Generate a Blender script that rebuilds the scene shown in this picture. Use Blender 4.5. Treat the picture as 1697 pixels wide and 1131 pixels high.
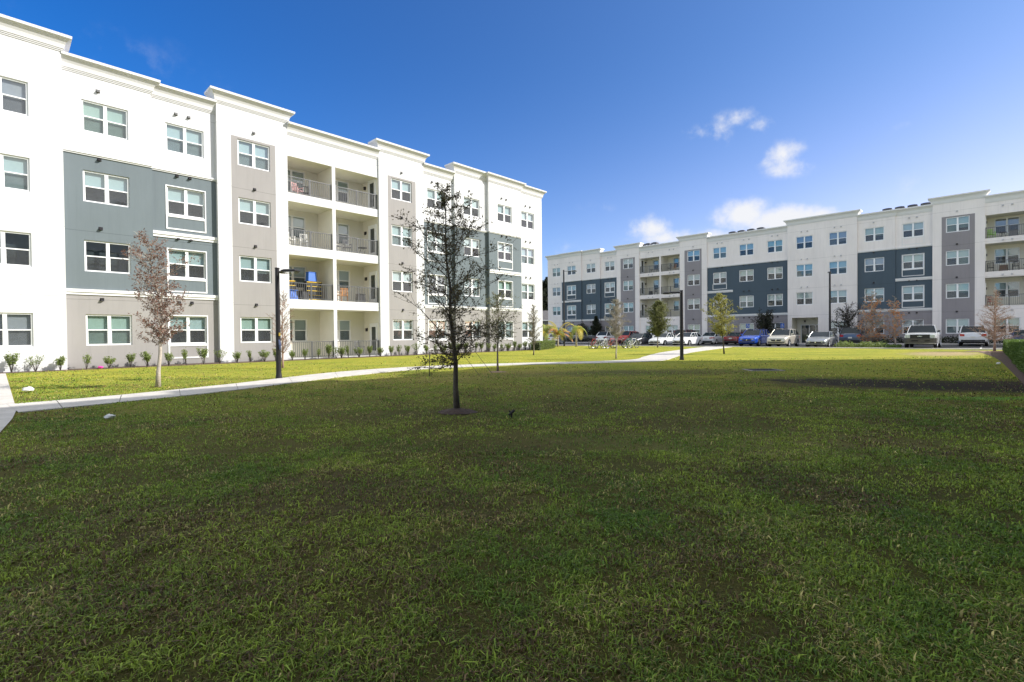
import bpy, bmesh, math, random
import numpy as np
from mathutils import Vector, Matrix, noise as mnoise
for o in list(bpy.data.objects): bpy.data.objects.remove(o)
R = math.radians
scene = bpy.context.scene
COL = scene.collection
CH = 1.42                                   # camera height (m)
YAW = 0.7655                                # heading of the left building's facade
DA = Vector((math.sin(YAW), math.cos(YAW), 0))
NA = Vector((-math.cos(YAW), math.sin(YAW), 0))

# ------------------------------------------------------------------ camera
cam_d = bpy.data.cameras.new("camera"); cam = bpy.data.objects.new("camera", cam_d); COL.objects.link(cam)
cam_d.sensor_width = 36.0; cam_d.lens = 822.55/1697*36; cam_d.clip_end = 3000; cam_d.clip_start = 0.05
_p, _r = 0.0129, -0.0097
fw = Vector((0, math.cos(_p), -math.sin(_p))); up = Vector((0, math.sin(_p), math.cos(_p))); rt = Vector((1, 0, 0))
rt2 = rt*math.cos(_r)+up*math.sin(_r); up2 = -rt*math.sin(_r)+up*math.cos(_r)
cam.matrix_world = Matrix(((rt2.x, up2.x, -fw.x, 0), (rt2.y, up2.y, -fw.y, 0), (rt2.z, up2.z, -fw.z, CH), (0, 0, 0, 1)))
scene.camera = cam

# ------------------------------------------------------------------ world, sun, exposure
SUN_AZ, SUN_EL = R(92), R(33)
world = bpy.data.worlds.new("World"); scene.world = world; world.use_nodes = True
nt = world.node_tree; N = nt.nodes; L = nt.links; N.clear()
def wn(t, **k):
    n = N.new(t)
    for a, b in k.items(): setattr(n, a, b)
    return n
out = wn('ShaderNodeOutputWorld'); bg = wn('ShaderNodeBackground'); bg.inputs[1].default_value = 0.15
sky = wn('ShaderNodeTexSky', sky_type='NISHITA', sun_disc=False, sun_elevation=SUN_EL, sun_rotation=SUN_AZ)
sky.air_density = 1.0; sky.dust_density = 0.6; sky.ozone_density = 3.0; sky.altitude = 0
hs = wn('ShaderNodeHueSaturation'); hs.inputs['Saturation'].default_value = 1.06; hs.inputs['Value'].default_value = 1.0
L.new(sky.outputs[0], hs.inputs['Color'])
tc = wn('ShaderNodeTexCoord')
sx_ = wn('ShaderNodeSeparateXYZ'); L.new(tc.outputs['Generated'], sx_.inputs[0])
ev = wn('ShaderNodeMapRange', interpolation_type='SMOOTHSTEP'); L.new(sx_.outputs[2], ev.inputs[0]); ev.inputs[1].default_value = .02; ev.inputs[2].default_value = .5
dp = wn('ShaderNodeMixRGB', blend_type='MULTIPLY'); L.new(ev.outputs[0], dp.inputs[0]); L.new(hs.outputs[0], dp.inputs[1]); dp.inputs[2].default_value = (.47, .76, .90, 1)
tn = wn('ShaderNodeMixRGB', blend_type='MULTIPLY'); tn.inputs[0].default_value = 1; L.new(dp.outputs[0], tn.inputs[1])
ax_ = wn('ShaderNodeMapRange'); L.new(sx_.outputs[0], ax_.inputs[0]); ax_.inputs[1].default_value = -.6; ax_.inputs[2].default_value = .65
ac_ = wn('ShaderNodeMixRGB'); L.new(ax_.outputs[0], ac_.inputs[0]); ac_.inputs[1].default_value = (.17, .44, .70, 1); ac_.inputs[2].default_value = (.93, .64, .65, 1); L.new(ac_.outputs[0], tn.inputs[2])
# unseen broken cloud added overhead and behind, to lift and neutralise the fill light
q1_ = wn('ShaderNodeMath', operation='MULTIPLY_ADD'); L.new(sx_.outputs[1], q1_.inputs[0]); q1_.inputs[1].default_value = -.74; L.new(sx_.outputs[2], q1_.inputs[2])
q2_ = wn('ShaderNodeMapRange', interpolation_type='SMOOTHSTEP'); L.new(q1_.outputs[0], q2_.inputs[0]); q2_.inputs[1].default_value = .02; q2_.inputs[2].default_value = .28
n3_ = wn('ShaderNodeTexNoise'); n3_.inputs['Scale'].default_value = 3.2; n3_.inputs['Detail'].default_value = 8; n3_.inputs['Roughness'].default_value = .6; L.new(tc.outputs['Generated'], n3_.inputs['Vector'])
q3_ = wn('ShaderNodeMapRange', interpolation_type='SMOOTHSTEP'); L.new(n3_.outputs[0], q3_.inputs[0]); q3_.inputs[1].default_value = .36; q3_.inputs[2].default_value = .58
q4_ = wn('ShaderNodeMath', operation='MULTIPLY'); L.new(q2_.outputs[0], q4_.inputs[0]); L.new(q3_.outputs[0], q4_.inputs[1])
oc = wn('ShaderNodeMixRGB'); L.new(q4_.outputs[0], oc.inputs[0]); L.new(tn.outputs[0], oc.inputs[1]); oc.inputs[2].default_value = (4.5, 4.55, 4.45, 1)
def sky_dir(x, y):
    v = fw*822.55+rt2*(x-848.5)-up2*(y-565.5); return v.normalized()
nz = wn('ShaderNodeTexNoise'); nz.inputs['Scale'].default_value = 22; nz.inputs['Detail'].default_value = 9; nz.inputs['Roughness'].default_value = .62
L.new(tc.outputs['Generated'], nz.inputs['Vector'])
# real cumulus puffs at the sky directions where they stand: centre, half width, half height (radians), strength
clouds = [((1162,220),.030,.014,.62),((1198,214),.022,.024,.7),((1224,196),.028,.014,.62),((1262,207),.022,.014,.66),((1295,256),.034,.022,.8),((1310,278),.034,.018,.8),((1080,380),.040,.024,1.0),((1110,396),.07,.016,1.0),
          ((1232,358),.045,.026,1.4),((1290,366),.065,.024,1.4),((1360,356),.028,.012,.9),((1180,392),.07,.014,.9),((930,412),.05,.018,.3),((985,347),.03,.014,.2),
          ((1500,206),.03,.012,.22),((150,80),.16,.035,.10),((1505,310),.03,.02,.2),((1140,398),.06,.014,.8)]
acc = None
for (px, w_, h_, s_) in clouds:
    d = sky_dir(*px)
    az = math.atan2(d.x, d.y)
    hx = Vector((math.cos(az), -math.sin(az), 0)); 
    sub = wn('ShaderNodeVectorMath', operation='SUBTRACT'); L.new(tc.outputs['Generated'], sub.inputs[0]); sub.inputs[1].default_value = d
    dx = wn('ShaderNodeVectorMath', operation='DOT_PRODUCT'); L.new(sub.outputs[0], dx.inputs[0]); dx.inputs[1].default_value = hx/w_
    vz = hx.cross(d); vz = vz if vz.z > 0 else -vz
    dz = wn('ShaderNodeVectorMath', operation='DOT_PRODUCT'); L.new(sub.outputs[0], dz.inputs[0]); dz.inputs[1].default_value = vz/h_
    dy = wn('ShaderNodeVectorMath', operation='DOT_PRODUCT'); L.new(sub.outputs[0], dy.inputs[0]); dy.inputs[1].default_value = d*4
    cb = wn('ShaderNodeCombineXYZ'); L.new(dx.outputs['Value'], cb.inputs[0]); L.new(dz.outputs['Value'], cb.inputs[1]); L.new(dy.outputs['Value'], cb.inputs[2])
    ln = wn('ShaderNodeVectorMath', operation='LENGTH'); L.new(cb.outputs[0], ln.inputs[0])
    mr = wn('ShaderNodeMapRange'); L.new(ln.outputs['Value'], mr.inputs[0]); mr.inputs[1].default_value = 1.5; mr.inputs[2].default_value = 0.1; mr.inputs[3].default_value = 0; mr.inputs[4].default_value = s_
    if acc is None: acc = mr.outputs[0]
    else:
        mx = wn('ShaderNodeMath', operation='MAXIMUM'); L.new(acc, mx.inputs[0]); L.new(mr.outputs[0], mx.inputs[1]); acc = mx.outputs[0]
m1 = wn('ShaderNodeMath', operation='MULTIPLY_ADD'); L.new(nz.outputs[0], m1.inputs[0]); m1.inputs[1].default_value = 2.6; m1.inputs[2].default_value = -1.55
m2 = wn('ShaderNodeMath', operation='MULTIPLY_ADD'); L.new(acc, m2.inputs[0]); m2.inputs[1].default_value = 1.25; L.new(m1.outputs[0], m2.inputs[2])
m3 = wn('ShaderNodeMapRange', interpolation_type='SMOOTHSTEP'); L.new(m2.outputs[0], m3.inputs[0]); m3.inputs[1].default_value = -.15; m3.inputs[2].default_value = 1.25
m4 = wn('ShaderNodeMath', operation='MULTIPLY'); L.new(m3.outputs[0], m4.inputs[0])
gate = wn('ShaderNodeMapRange'); L.new(acc, gate.inputs[0]); gate.inputs[1].default_value = 0.0; gate.inputs[2].default_value = .4; L.new(gate.outputs[0], m4.inputs[1])
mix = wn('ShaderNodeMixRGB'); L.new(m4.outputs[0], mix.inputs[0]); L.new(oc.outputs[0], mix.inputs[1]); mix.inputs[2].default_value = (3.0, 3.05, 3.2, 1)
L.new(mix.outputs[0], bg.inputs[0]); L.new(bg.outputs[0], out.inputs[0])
sd = bpy.data.lights.new("sun", 'SUN'); sd.energy = 3.6; sd.angle = R(.5); sd.color = (1.0, .955, .89)
sun = bpy.data.objects.new("sun", sd); COL.objects.link(sun)
SV = Vector((math.sin(SUN_AZ)*math.cos(SUN_EL), math.cos(SUN_AZ)*math.cos(SUN_EL), math.sin(SUN_EL)))
sun.rotation_euler = SV.to_track_quat('Z', 'Y').to_euler(); sun.location = (20, -10, 40)
scene.view_settings.view_transform = 'Standard'; scene.view_settings.look = 'None'; scene.view_settings.exposure = 1.0; scene.view_settings.gamma = 1

# ------------------------------------------------------------------ materials
MATS = {}
def mat(name, col=(.5, .5, .5), rough=.6, metal=0, spec=.5, coat=0, nscale=None, namt=.12, bump=0, bscale=None, trans=None, ndetail=6):
    if name in MATS: return MATS[name]
    m = bpy.data.materials.new(name); m.use_nodes = True; t = m.node_tree; b = t.nodes['Principled BSDF']
    b.inputs['Base Color'].default_value = (*col, 1); b.inputs['Roughness'].default_value = rough; b.inputs['Metallic'].default_value = metal
    b.inputs['Specular IOR Level'].default_value = spec; b.inputs['Coat Weight'].default_value = coat
    c = t.nodes.new('ShaderNodeTexCoord')
    if nscale:
        n = t.nodes.new('ShaderNodeTexNoise'); n.inputs['Scale'].default_value = nscale; n.inputs['Detail'].default_value = ndetail; n.inputs['Roughness'].default_value = .65
        t.links.new(c.outputs['Object'], n.inputs[0])
        r = t.nodes.new('ShaderNodeMapRange'); r.inputs[1].default_value = .25; r.inputs[2].default_value = .75; r.inputs[3].default_value = 1-namt; r.inputs[4].default_value = 1+namt
        t.links.new(n.outputs[0], r.inputs[0])
        mm = t.nodes.new('ShaderNodeVectorMath'); mm.operation = 'SCALE'; mm.inputs[0].default_value = col; t.links.new(r.outputs[0], mm.inputs['Scale'])
        t.links.new(mm.outputs[0], b.inputs['Base Color'])
    if bump:
        n2 = t.nodes.new('ShaderNodeTexNoise'); n2.inputs['Scale'].default_value = bscale or 60; n2.inputs['Detail'].default_value = 4
        t.links.new(c.outputs['Object'], n2.inputs[0])
        bp = t.nodes.new('ShaderNodeBump'); bp.inputs['Strength'].default_value = bump; bp.inputs['Distance'].default_value = .02
        t.links.new(n2.outputs[0], bp.inputs['Height']); t.links.new(bp.outputs[0], b.inputs['Normal'])
    if trans:
        tr = t.nodes.new('ShaderNodeBsdfTranslucent'); tr.inputs[0].default_value = (*trans, 1); ms = t.nodes.new('ShaderNodeMixShader'); ms.inputs[0].default_value = .4
        t.links.new(b.outputs[0], ms.inputs[1]); t.links.new(tr.outputs[0], ms.inputs[2]); t.links.new(ms.outputs[0], t.nodes['Material Output'].inputs[0])
    MATS[name] = m; return m
def stucco(name, col, joints):
    """painted stucco: faint mottling, fine sand bump, thin control joints at given heights (local z)"""
    m = bpy.data.materials.new(name); m.use_nodes = True; t = m.node_tree; b = t.nodes['Principled BSDF']; b.inputs['Roughness'].default_value = .85; b.inputs['Specular IOR Level'].default_value = .25
    c = t.nodes.new('ShaderNodeTexCoord')
    mp = t.nodes.new('ShaderNodeMapping'); mp.inputs['Scale'].default_value = (1, 1, .35); t.links.new(c.outputs['Object'], mp.inputs[0])
    n = t.nodes.new('ShaderNodeTexNoise'); n.inputs['Scale'].default_value = .9; n.inputs['Detail'].default_value = 7; n.inputs['Roughness'].default_value = .6; t.links.new(mp.outputs[0], n.inputs[0])
    r = t.nodes.new('ShaderNodeMapRange'); r.inputs[1].default_value = .3; r.inputs[2].default_value = .7; r.inputs[3].default_value = .93; r.inputs[4].default_value = 1.04; t.links.new(n.outputs[0], r.inputs[0])
    s = t.nodes.new('ShaderNodeSeparateXYZ'); t.links.new(c.outputs['Object'], s.inputs[0])
    # faint vertical rain streaks
    mp2 = t.nodes.new('ShaderNodeMapping'); mp2.inputs['Scale'].default_value = (5, 5, .22); t.links.new(c.outputs['Object'], mp2.inputs[0])
    ns = t.nodes.new('ShaderNodeTexNoise'); ns.inputs['Scale'].default_value = 1.2; ns.inputs['Detail'].default_value = 6; ns.inputs['Roughness'].default_value = .7; t.links.new(mp2.outputs[0], ns.inputs[0])
    rs = t.nodes.new('ShaderNodeMapRange'); rs.inputs[1].default_value = .5; rs.inputs[2].default_value = .75; rs.inputs[3].default_value = 1; rs.inputs[4].default_value = .90; t.links.new(ns.outputs[0], rs.inputs[0])
    ms_ = t.nodes.new('ShaderNodeMath'); ms_.operation = 'MULTIPLY'; t.links.new(r.outputs[0], ms_.inputs[0]); t.links.new(rs.outputs[0], ms_.inputs[1])
    fac = ms_.outputs[0]
    for jz in joints:
        cm = t.nodes.new('ShaderNodeMath'); cm.operation = 'COMPARE'; t.links.new(s.outputs[2], cm.inputs[0]); cm.inputs[1].default_value = jz; cm.inputs[2].default_value = .013
        mm = t.nodes.new('ShaderNodeMath'); mm.operation = 'MULTIPLY_ADD'; t.links.new(cm.outputs[0], mm.inputs[0]); mm.inputs[1].default_value = -.3; mm.inputs[2].default_value = 1
        m5 = t.nodes.new('ShaderNodeMath'); m5.operation = 'MULTIPLY'; t.links.new(fac, m5.inputs[0]); t.links.new(mm.outputs[0], m5.inputs[1]); fac = m5.outputs[0]
    # darker along the foot of the wall
    dz = t.nodes.new('ShaderNodeMapRange'); t.links.new(s.outputs[2], dz.inputs[0]); dz.inputs[1].default_value = 0; dz.inputs[2].default_value = .35; dz.inputs[3].default_value = .88; dz.inputs[4].default_value = 1
    m6 = t.nodes.new('ShaderNodeMath'); m6.operation = 'MULTIPLY'; t.links.new(fac, m6.inputs[0]); t.links.new(dz.outputs[0], m6.inputs[1])
    sc = t.nodes.new('ShaderNodeVectorMath'); sc.operation = 'SCALE'; sc.inputs[0].default_value = col; t.links.new(m6.outputs[0], sc.inputs['Scale']); t.links.new(sc.outputs[0], b.inputs['Base Color'])
    n2 = t.nodes.new('ShaderNodeTexNoise'); n2.inputs['Scale'].default_value = 45; n2.inputs['Detail'].default_value = 3; t.links.new(c.outputs['Object'], n2.inputs[0])
    bp = t.nodes.new('ShaderNodeBump'); bp.inputs['Strength'].default_value = .25; bp.inputs['Distance'].default_value = .02; t.links.new(n2.outputs[0], bp.inputs['Height']); t.links.new(bp.outputs[0], b.inputs['Normal'])
    return m
def glassmat(name, tint, boost=.05):
    m = bpy.data.materials.new(name); m.use_nodes = True; t = m.node_tree; t.nodes.remove(t.nodes['Principled BSDF'])
    tr = t.nodes.new('ShaderNodeBsdfTransparent'); tr.inputs[0].default_value = (*tint, 1)
    g = t.nodes.new('ShaderNodeBsdfGlossy'); g.inputs['Roughness'].default_value = .015; g.inputs[0].default_value = (.95, .97, 1, 1)
    c = t.nodes.new('ShaderNodeTexCoord'); n = t.nodes.new('ShaderNodeTexNoise'); n.inputs['Scale'].default_value = 1.7; t.links.new(c.outputs['Object'], n.inputs[0])
    bp = t.nodes.new('ShaderNodeBump'); bp.inputs['Strength'].default_value = .05; bp.inputs['Distance'].default_value = .05; t.links.new(n.outputs[0], bp.inputs['Height']); t.links.new(bp.outputs[0], g.inputs['Normal'])
    f0 = t.nodes.new('ShaderNodeLayerWeight'); f0.inputs[0].default_value = .5
    f = t.nodes.new('ShaderNodeMath'); f.operation = 'POWER'; t.links.new(f0.outputs['Facing'], f.inputs[0]); f.inputs[1].default_value = 4
    a = t.nodes.new('ShaderNodeMath'); a.operation = 'MULTIPLY_ADD'; a.inputs[1].default_value = .8; a.inputs[2].default_value = boost+.05; a.use_clamp = True; t.links.new(f.outputs[0], a.inputs[0])
    ms = t.nodes.new('ShaderNodeMixShader'); t.links.new(a.outputs[0], ms.inputs[0]); t.links.new(tr.outputs[0], ms.inputs[1]); t.links.new(g.outputs[0], ms.inputs[2]); t.links.new(ms.outputs[0], t.nodes['Material Output'].inputs[0])
    return m
def blindmat(name, col):
    m = bpy.data.materials.new(name); m.use_nodes = True; t = m.node_tree; b = t.nodes['Principled BSDF']; b.inputs['Roughness'].default_value = .6
    c = t.nodes.new('ShaderNodeTexCoord'); w = t.nodes.new('ShaderNodeTexWave'); w.bands_direction = 'Z'; w.inputs['Scale'].default_value = 6.5; w.inputs['Distortion'].default_value = .25; t.links.new(c.outputs['Object'], w.inputs[0])
    r = t.nodes.new('ShaderNodeMapRange'); r.inputs[3].default_value = .72; r.inputs[4].default_value = 1.0; t.links.new(w.outputs[0], r.inputs[0])
    s = t.nodes.new('ShaderNodeVectorMath'); s.operation = 'SCALE'; s.inputs[0].default_value = col; t.links.new(r.outputs[0], s.inputs['Scale']); t.links.new(s.outputs[0], b.inputs['Base Color'])
    return m
def ck(z, k): return (z-CH)*k+CH
KA, KB = 1.04, 1.06
JOINT = [12.83, 9.6, 6.35, 3.3]
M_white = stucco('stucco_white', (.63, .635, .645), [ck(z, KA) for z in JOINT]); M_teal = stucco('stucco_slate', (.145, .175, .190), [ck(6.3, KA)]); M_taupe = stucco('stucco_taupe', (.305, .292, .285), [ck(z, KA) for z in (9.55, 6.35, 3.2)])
MB_white = stucco('stucco_white_shaded', (.80, .755, .735), [ck(z, KB) for z in JOINT]); MB_teal = stucco('stucco_slate_shaded', (.076, .106, .135), [ck(6.3, KB)]); MB_taupe = stucco('stucco_taupe_shaded', (.27, .255, .27), [ck(z, KB) for z in (9.55, 6.35, 3.2)])  # same stuccos recoloured for the shaded facade: white warmed against blue light, slate darkened
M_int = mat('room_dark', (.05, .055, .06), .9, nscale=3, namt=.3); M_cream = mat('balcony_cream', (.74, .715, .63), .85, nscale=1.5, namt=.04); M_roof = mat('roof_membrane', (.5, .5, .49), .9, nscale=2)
M_trim = mat('trim_white', (.70, .70, .70), .7, nscale=2, namt=.03); M_frame = mat('vinyl_white', (.82, .83, .84), .35, nscale=8, namt=.02)
M_rail = mat('rail_bronze', (.10, .105, .11), .45, .2, nscale=12); M_bronze = mat('dark_bronze', (.03, .028, .03), .4, .4, nscale=5, namt=.2)
M_vent = mat('vent_grey', (.12, .12, .12), .5, .2, nscale=10); M_ventw = mat('vent_pale', (.45, .45, .46), .5, nscale=10)
M_glass = glassmat('window_glass', (.78, .86, .86), .10); M_screen = None
def screenmat():
    m = bpy.data.materials.new('insect_screen'); m.use_nodes = True; t = m.node_tree; b = t.nodes['Principled BSDF']; b.inputs['Base Color'].default_value = (.06, .065, .07, 1); b.inputs['Roughness'].default_value = .7
    tr = t.nodes.new('ShaderNodeBsdfTransparent'); ms = t.nodes.new('ShaderNodeMixShader'); ms.inputs[0].default_value = .5
    c = t.nodes.new('ShaderNodeTexCoord'); n = t.nodes.new('ShaderNodeTexNoise'); n.inputs['Scale'].default_value = 2; t.links.new(c.outputs['Object'], n.inputs[0]); r = t.nodes.new('ShaderNodeMapRange'); r.inputs[3].default_value = .30; r.inputs[4].default_value = .46; t.links.new(n.outputs[0], r.inputs[0]); t.links.new(r.outputs[0], ms.inputs[0])
    t.links.new(tr.outputs[0], ms.inputs[1]); t.links.new(b.outputs[0], ms.inputs[2]); t.links.new(ms.outputs[0], t.nodes['Material Output'].inputs[0]); return m
M_screen = screenmat()
BL = [blindmat('blind_white', (.66, .68, .68)), blindmat('blind_cool', (.46, .54, .55)), blindmat('blind_green', (.42, .52, .46)), blindmat('curtain_grey', (.36, .34, .37))]

# ------------------------------------------------------------------ mesh helper
class MB:
    def __init__(s): s.v = []; s.f = []; s.m = []
    def poly(s, pts, mi=0):
        i = len(s.v); s.v += [tuple(p) for p in pts]; s.f.append(tuple(range(i, i+len(pts)))); s.m.append(mi)
    def box(s, x0, x1, y0, y1, z0, z1, mi=0, taper=0):
        i = len(s.v); t = taper
        s.v += [(x0, y0, z0), (x1, y0, z0), (x1, y1, z0), (x0, y1, z0), (x0+t, y0+t, z1), (x1-t, y0+t, z1), (x1-t, y1-t, z1), (x0+t, y1-t, z1)]
        for q in ((3, 2, 1, 0), (4, 5, 6, 7), (0, 1, 5, 4), (1, 2, 6, 5), (2, 3, 7, 6), (3, 0, 4, 7)): s.f.append(tuple(i+a for a in q)); s.m.append(mi)
    def ring(s, rings, mi=0, cap=True, closed=True):
        i = len(s.v); n = len(rings[0])
        for r in rings: s.v += [tuple(p) for p in r]
        for a in range(len(rings)-1):
            for b in range(n if closed else n-1):
                c = (b+1) % n; s.f.append((i+a*n+b, i+a*n+c, i+(a+1)*n+c, i+(a+1)*n+b)); s.m.append(mi)
        if cap:
            s.f.append(tuple(i+b for b in reversed(range(n)))); s.m.append(mi)
            s.f.append(tuple(i+(len(rings)-1)*n+b for b in range(n))); s.m.append(mi)
    def tube(s, pts, rad, n=6, mi=0, cap=True):
        pts = [Vector(p) for p in pts]; rings = []
        if not hasattr(rad, '__len__'): rad = [rad]*len(pts)
        for k, p in enumerate(pts):
            d = (pts[min(k+1, len(pts)-1)]-pts[max(k-1, 0)])
            if d.length < 1e-7: d = Vector((0, 0, 1))
            d.normalize(); a = d.cross(Vector((0, 0, 1)) if abs(d.z) < .93 else Vector((1, 0, 0))).normalized(); b = d.cross(a)
            rings.append([p+(a*math.cos(2*math.pi*j/n)+b*math.sin(2*math.pi*j/n))*rad[k] for j in range(n)])
        s.ring(rings, mi, cap)
    def cyl(s, c, r, h, axis='z', n=16, mi=0):
        c = Vector(c); ax = {'x': Vector((1, 0, 0)), 'y': Vector((0, 1, 0)), 'z': Vector((0, 0, 1))}[axis]
        s.tube([c-ax*h/2, c+ax*h/2], r, n, mi)
    def build(s, name, mats, parent=None, loc=None, smooth=False, k=None, xf=None):
        me = bpy.data.meshes.new(name); v = s.v
        if k: v = [(a*k, b*k, (c-CH)*k+CH) for a, b, c in v]
        me.from_pydata([tuple(p) for p in v], [], s.f)
        mats = mats if isinstance(mats, (list, tuple)) else [mats]
        for m in mats: me.materials.append(m)
        if len(mats) > 1: me.polygons.foreach_set('material_index', s.m)
        if smooth: me.polygons.foreach_set('use_smooth', [True]*len(s.f))
        me.validate(); me.update()
        o = bpy.data.objects.new(name, me); COL.objects.link(o)
        if parent: o.parent = parent
        if loc is not None: o.location = loc
        return o
def tag(o, label=None, cat=None, group=None, kind=None):
    if label: o['label'] = label
    if cat: o['category'] = cat
    if group: o['group'] = group
    if kind: o['kind'] = kind
    return o
def empty(name, loc=(0, 0, 0), rz=0, **k):
    o = bpy.data.objects.new(name, None); COL.objects.link(o); o.location = loc; o.rotation_euler = (0, 0, rz); o.empty_display_size = .2
    return tag(o, **k)
def copy_tree(o, parent=None):
    c = o.copy(); COL.objects.link(c); c.parent = parent
    for ch in list(o.children): copy_tree(ch, c)
    return c
def W(U, D, z=0):      # along / towards the far building
    p = DA*D-NA*U; return Vector((p.x, p.y, z))
def WA(u, n, z=0):     # along / towards the left building
    p = DA*u+NA*n; return Vector((p.x, p.y, z))

# ------------------------------------------------------------------ windows
WW, WH = 1.68, 1.42
def win_frame(k, white_border):
    m = MB(); b = .065; y0, y1 = (.06, .135)
    m.box(0, b, y0, y1, 0, WH); m.box(WW-b, WW, y0, y1, 0, WH)
    m.box(b, WW-b, y0, y1, WH-b, WH); m.box(b, WW-b, y0-.012, y1, 0, b)
    c = WW/2; m.box(c-.065, c+.065, y0, y1, b, WH-b)
    for a0, a1 in ((b, c-.065), (c+.065, WW-b)):
        m.box(a0, a1, y0+.015, y1-.005, WH/2-.025, WH/2+.025)
        for q0, q1 in ((a0, a0+.02), (a1-.02, a1)): m.box(q0, q1, y0+.03, y1-.01, b, WH/2-.025)
    if white_border:
        t = .045
        for x0, x1, z0, z1 in ((-t, 0, -t, WH+t), (WW, WW+t, -t, WH+t), (0, WW, WH, WH+t), (0, WW, -t, 0)): m.box(x0, x1, -.022, .03, z0, z1)
    return m
def scaled(m, k): m.v = [(a*k, b*k, c*k) for a, b, c in m.v]; return m
def wins_meshes(k):
    r = {}
    for wb in (0, 1):
        o = scaled(win_frame(k, wb), k).build('window', M_frame); r['frame', wb] = o.data; bpy.data.objects.remove(o)
    m = MB(); b = .065; c = WW/2
    for a0, a1 in ((b, c-.065), (c+.065, WW-b)):
        m.poly([(a0, .10, WH/2+.025), (a1, .10, WH/2+.025), (a1, .10, WH-b), (a0, .10, WH-b)]); m.poly([(a0, .115, b), (a1, .115, b), (a1, .115, WH/2-.025), (a0, .115, WH/2-.025)])
    o = scaled(m, k).build('pane', M_glass); r['pane'] = o.data; bpy.data.objects.remove(o)
    m = MB()
    for a0, a1 in ((b, c-.065), (c+.065, WW-b)): m.poly([(a0, .095, b), (a1, .095, b), (a1, .095, WH/2-.025), (a0, .095, WH/2-.025)])
    o = scaled(m, k).build('insect_screen', M_screen); r['screen'] = o.data; bpy.data.objects.remove(o)
    for bi, bm in enumerate(BL):
        for fi, (fl, fr) in enumerate(((1, 1), (.5, .5), (.52, 1), (1, .75), (.48, .62))):
            m = MB()
            for (a0, a1), f in zip(((.02, c-.02), (c+.02, WW-.02)), (fl, fr)):
                m.box(a0, a1, .20, .212, WH-WH*f, WH-.01); m.box(a0, a1, .185, .225, WH-.06, WH-.01)
            o = scaled(m, k).build('blind', bm); r['blind', bi, fi] = o.data; bpy.data.objects.remove(o)
    return r
WINM = {KA: wins_meshes(KA), KB: wins_meshes(KB)}
rw = random.Random(5)
def put_window(root, u, y, z, k, border, blind=None, simple=False):
    """u,z measured bottom left corner; y local depth (already scaled outside)"""
    M = WINM[k]
    f = bpy.data.objects.new('window', M['frame', 1 if border else 0]); COL.objects.link(f); f.parent = root; f.location = (u*k, y*k, ck(z, k))
    parts = [('pane', M['pane'])]
    if not simple:
        parts.append(('insect_screen', M['screen']))
        if blind is None:
            blind = (rw.choice([0, 0, 1, 1, 2, 3]), rw.choice([0, 0, 0, 0, 1, 1, 2, 3, 4])) if k == KA else (rw.choice([1, 1, 2, 1, 3]), rw.choice([1, 1, 1, 1, 4, 4, 0, 2, 3]))
        if blind != 'none': parts.append(('blind', M['blind', blind[0], blind[1]]))
    for n, me in parts:
        c = bpy.data.objects.new(n, me); COL.objects.link(c); c.parent = f
    return f
HEADS = [2.53, 5.90, 9.06, 12.23]
def wall_rect(mb, u0, u1, z0, z1, y, zones, holes, base=0):
    us = {u0, u1}; zs = {z0, z1}
    for a, b, c, d, *_ in list(zones)+list(holes):
        for q in (a, b):
            if u0 < q < u1: us.add(q)
        for q in (c, d):
            if z0 < q < z1: zs.add(q)
    us = sorted(us); zs = sorted(zs)
    for i in range(len(us)-1):
        for j in range(len(zs)-1):
            cu, cz = (us[i]+us[i+1])/2, (zs[j]+zs[j+1])/2
            if any(a < cu < b and c < cz < d for a, b, c, d, *_ in holes): continue
            mi = base
            for a, b, c, d, m in zones:
                if a < cu < b and c < cz < d: mi = m
            mb.poly([(us[i], y, zs[j]), (us[i+1], y, zs[j]), (us[i+1], y, zs[j+1]), (us[i], y, zs[j+1])], mi)
def zone_at(zones, cu, cz, base=0):
    mi = base
    for a, b, c, d, m in zones:
        if a < cu < b and c < cz < d: mi = m
    return mi
def reveal(mb, a, b, c, d, y0, y1, mi, mback=None, mfloor=None):
    mb.poly([(a, y0, c), (a, y1, c), (a, y1, d), (a, y0, d)][::-1], mi); mb.poly([(b, y0, c), (b, y0, d), (b, y1, d), (b, y1, c)][::-1], mi)
    mb.poly([(a, y0, d), (a, y1, d), (b, y1, d), (b, y0, d)], mi); mb.poly([(a, y0, c), (b, y0, c), (b, y1, c), (a, y1, c)], mi if mfloor is None else mfloor)
    if mback is not None: mb.poly([(a, y1, c), (b, y1, c), (b, y1, d), (a, y1, d)], mback)
def cornice(mb, u0, u1, y, ztop, oL, oR, mi=0):
    prof = [(-.66, .0), (-.66, .03), (-.60, .035), (-.60, .06), (-.54, .065), (-.54, .09), (-.47, .10), (-.36, .125), (-.26, .18), (-.18, .25), (-.13, .32), (-.12, .345), (-.01, .355), (0, .34)]
    rings = []
    for z, o in prof:
        a = u0-(o if oL else 0); b = u1+(o if oR else 0)
        rings.append([(a, y-o, ztop+z), (b, y-o, ztop+z), (b, .75, ztop+z), (a, .75, ztop+z)])
    mb.ring(rings, mi)
def make_rail(root, u0, u1, y, z, k):
    m = MB(); H = 1.0
    m.box(u0, u1, y-.025, y+.025, z+H-.04, z+H); m.box(u0, u1, y-.015, y+.015, z+.07, z+.10)
    for pu in (u0+.025, (u0+u1)/2, u1-.025): m.box(pu-.025, pu+.025, y-.03, y+.03, z+.002, z+H+.02)
    n = int((u1-u0)/.115)
    for i in range(1, n): 
        q = u0+(u1-u0)*i/n; m.box(q-.010, q+.010, y-.010, y+.010, z+.09, z+H-.03)
    return m.build('railing', M_rail, root, k=k)
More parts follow.
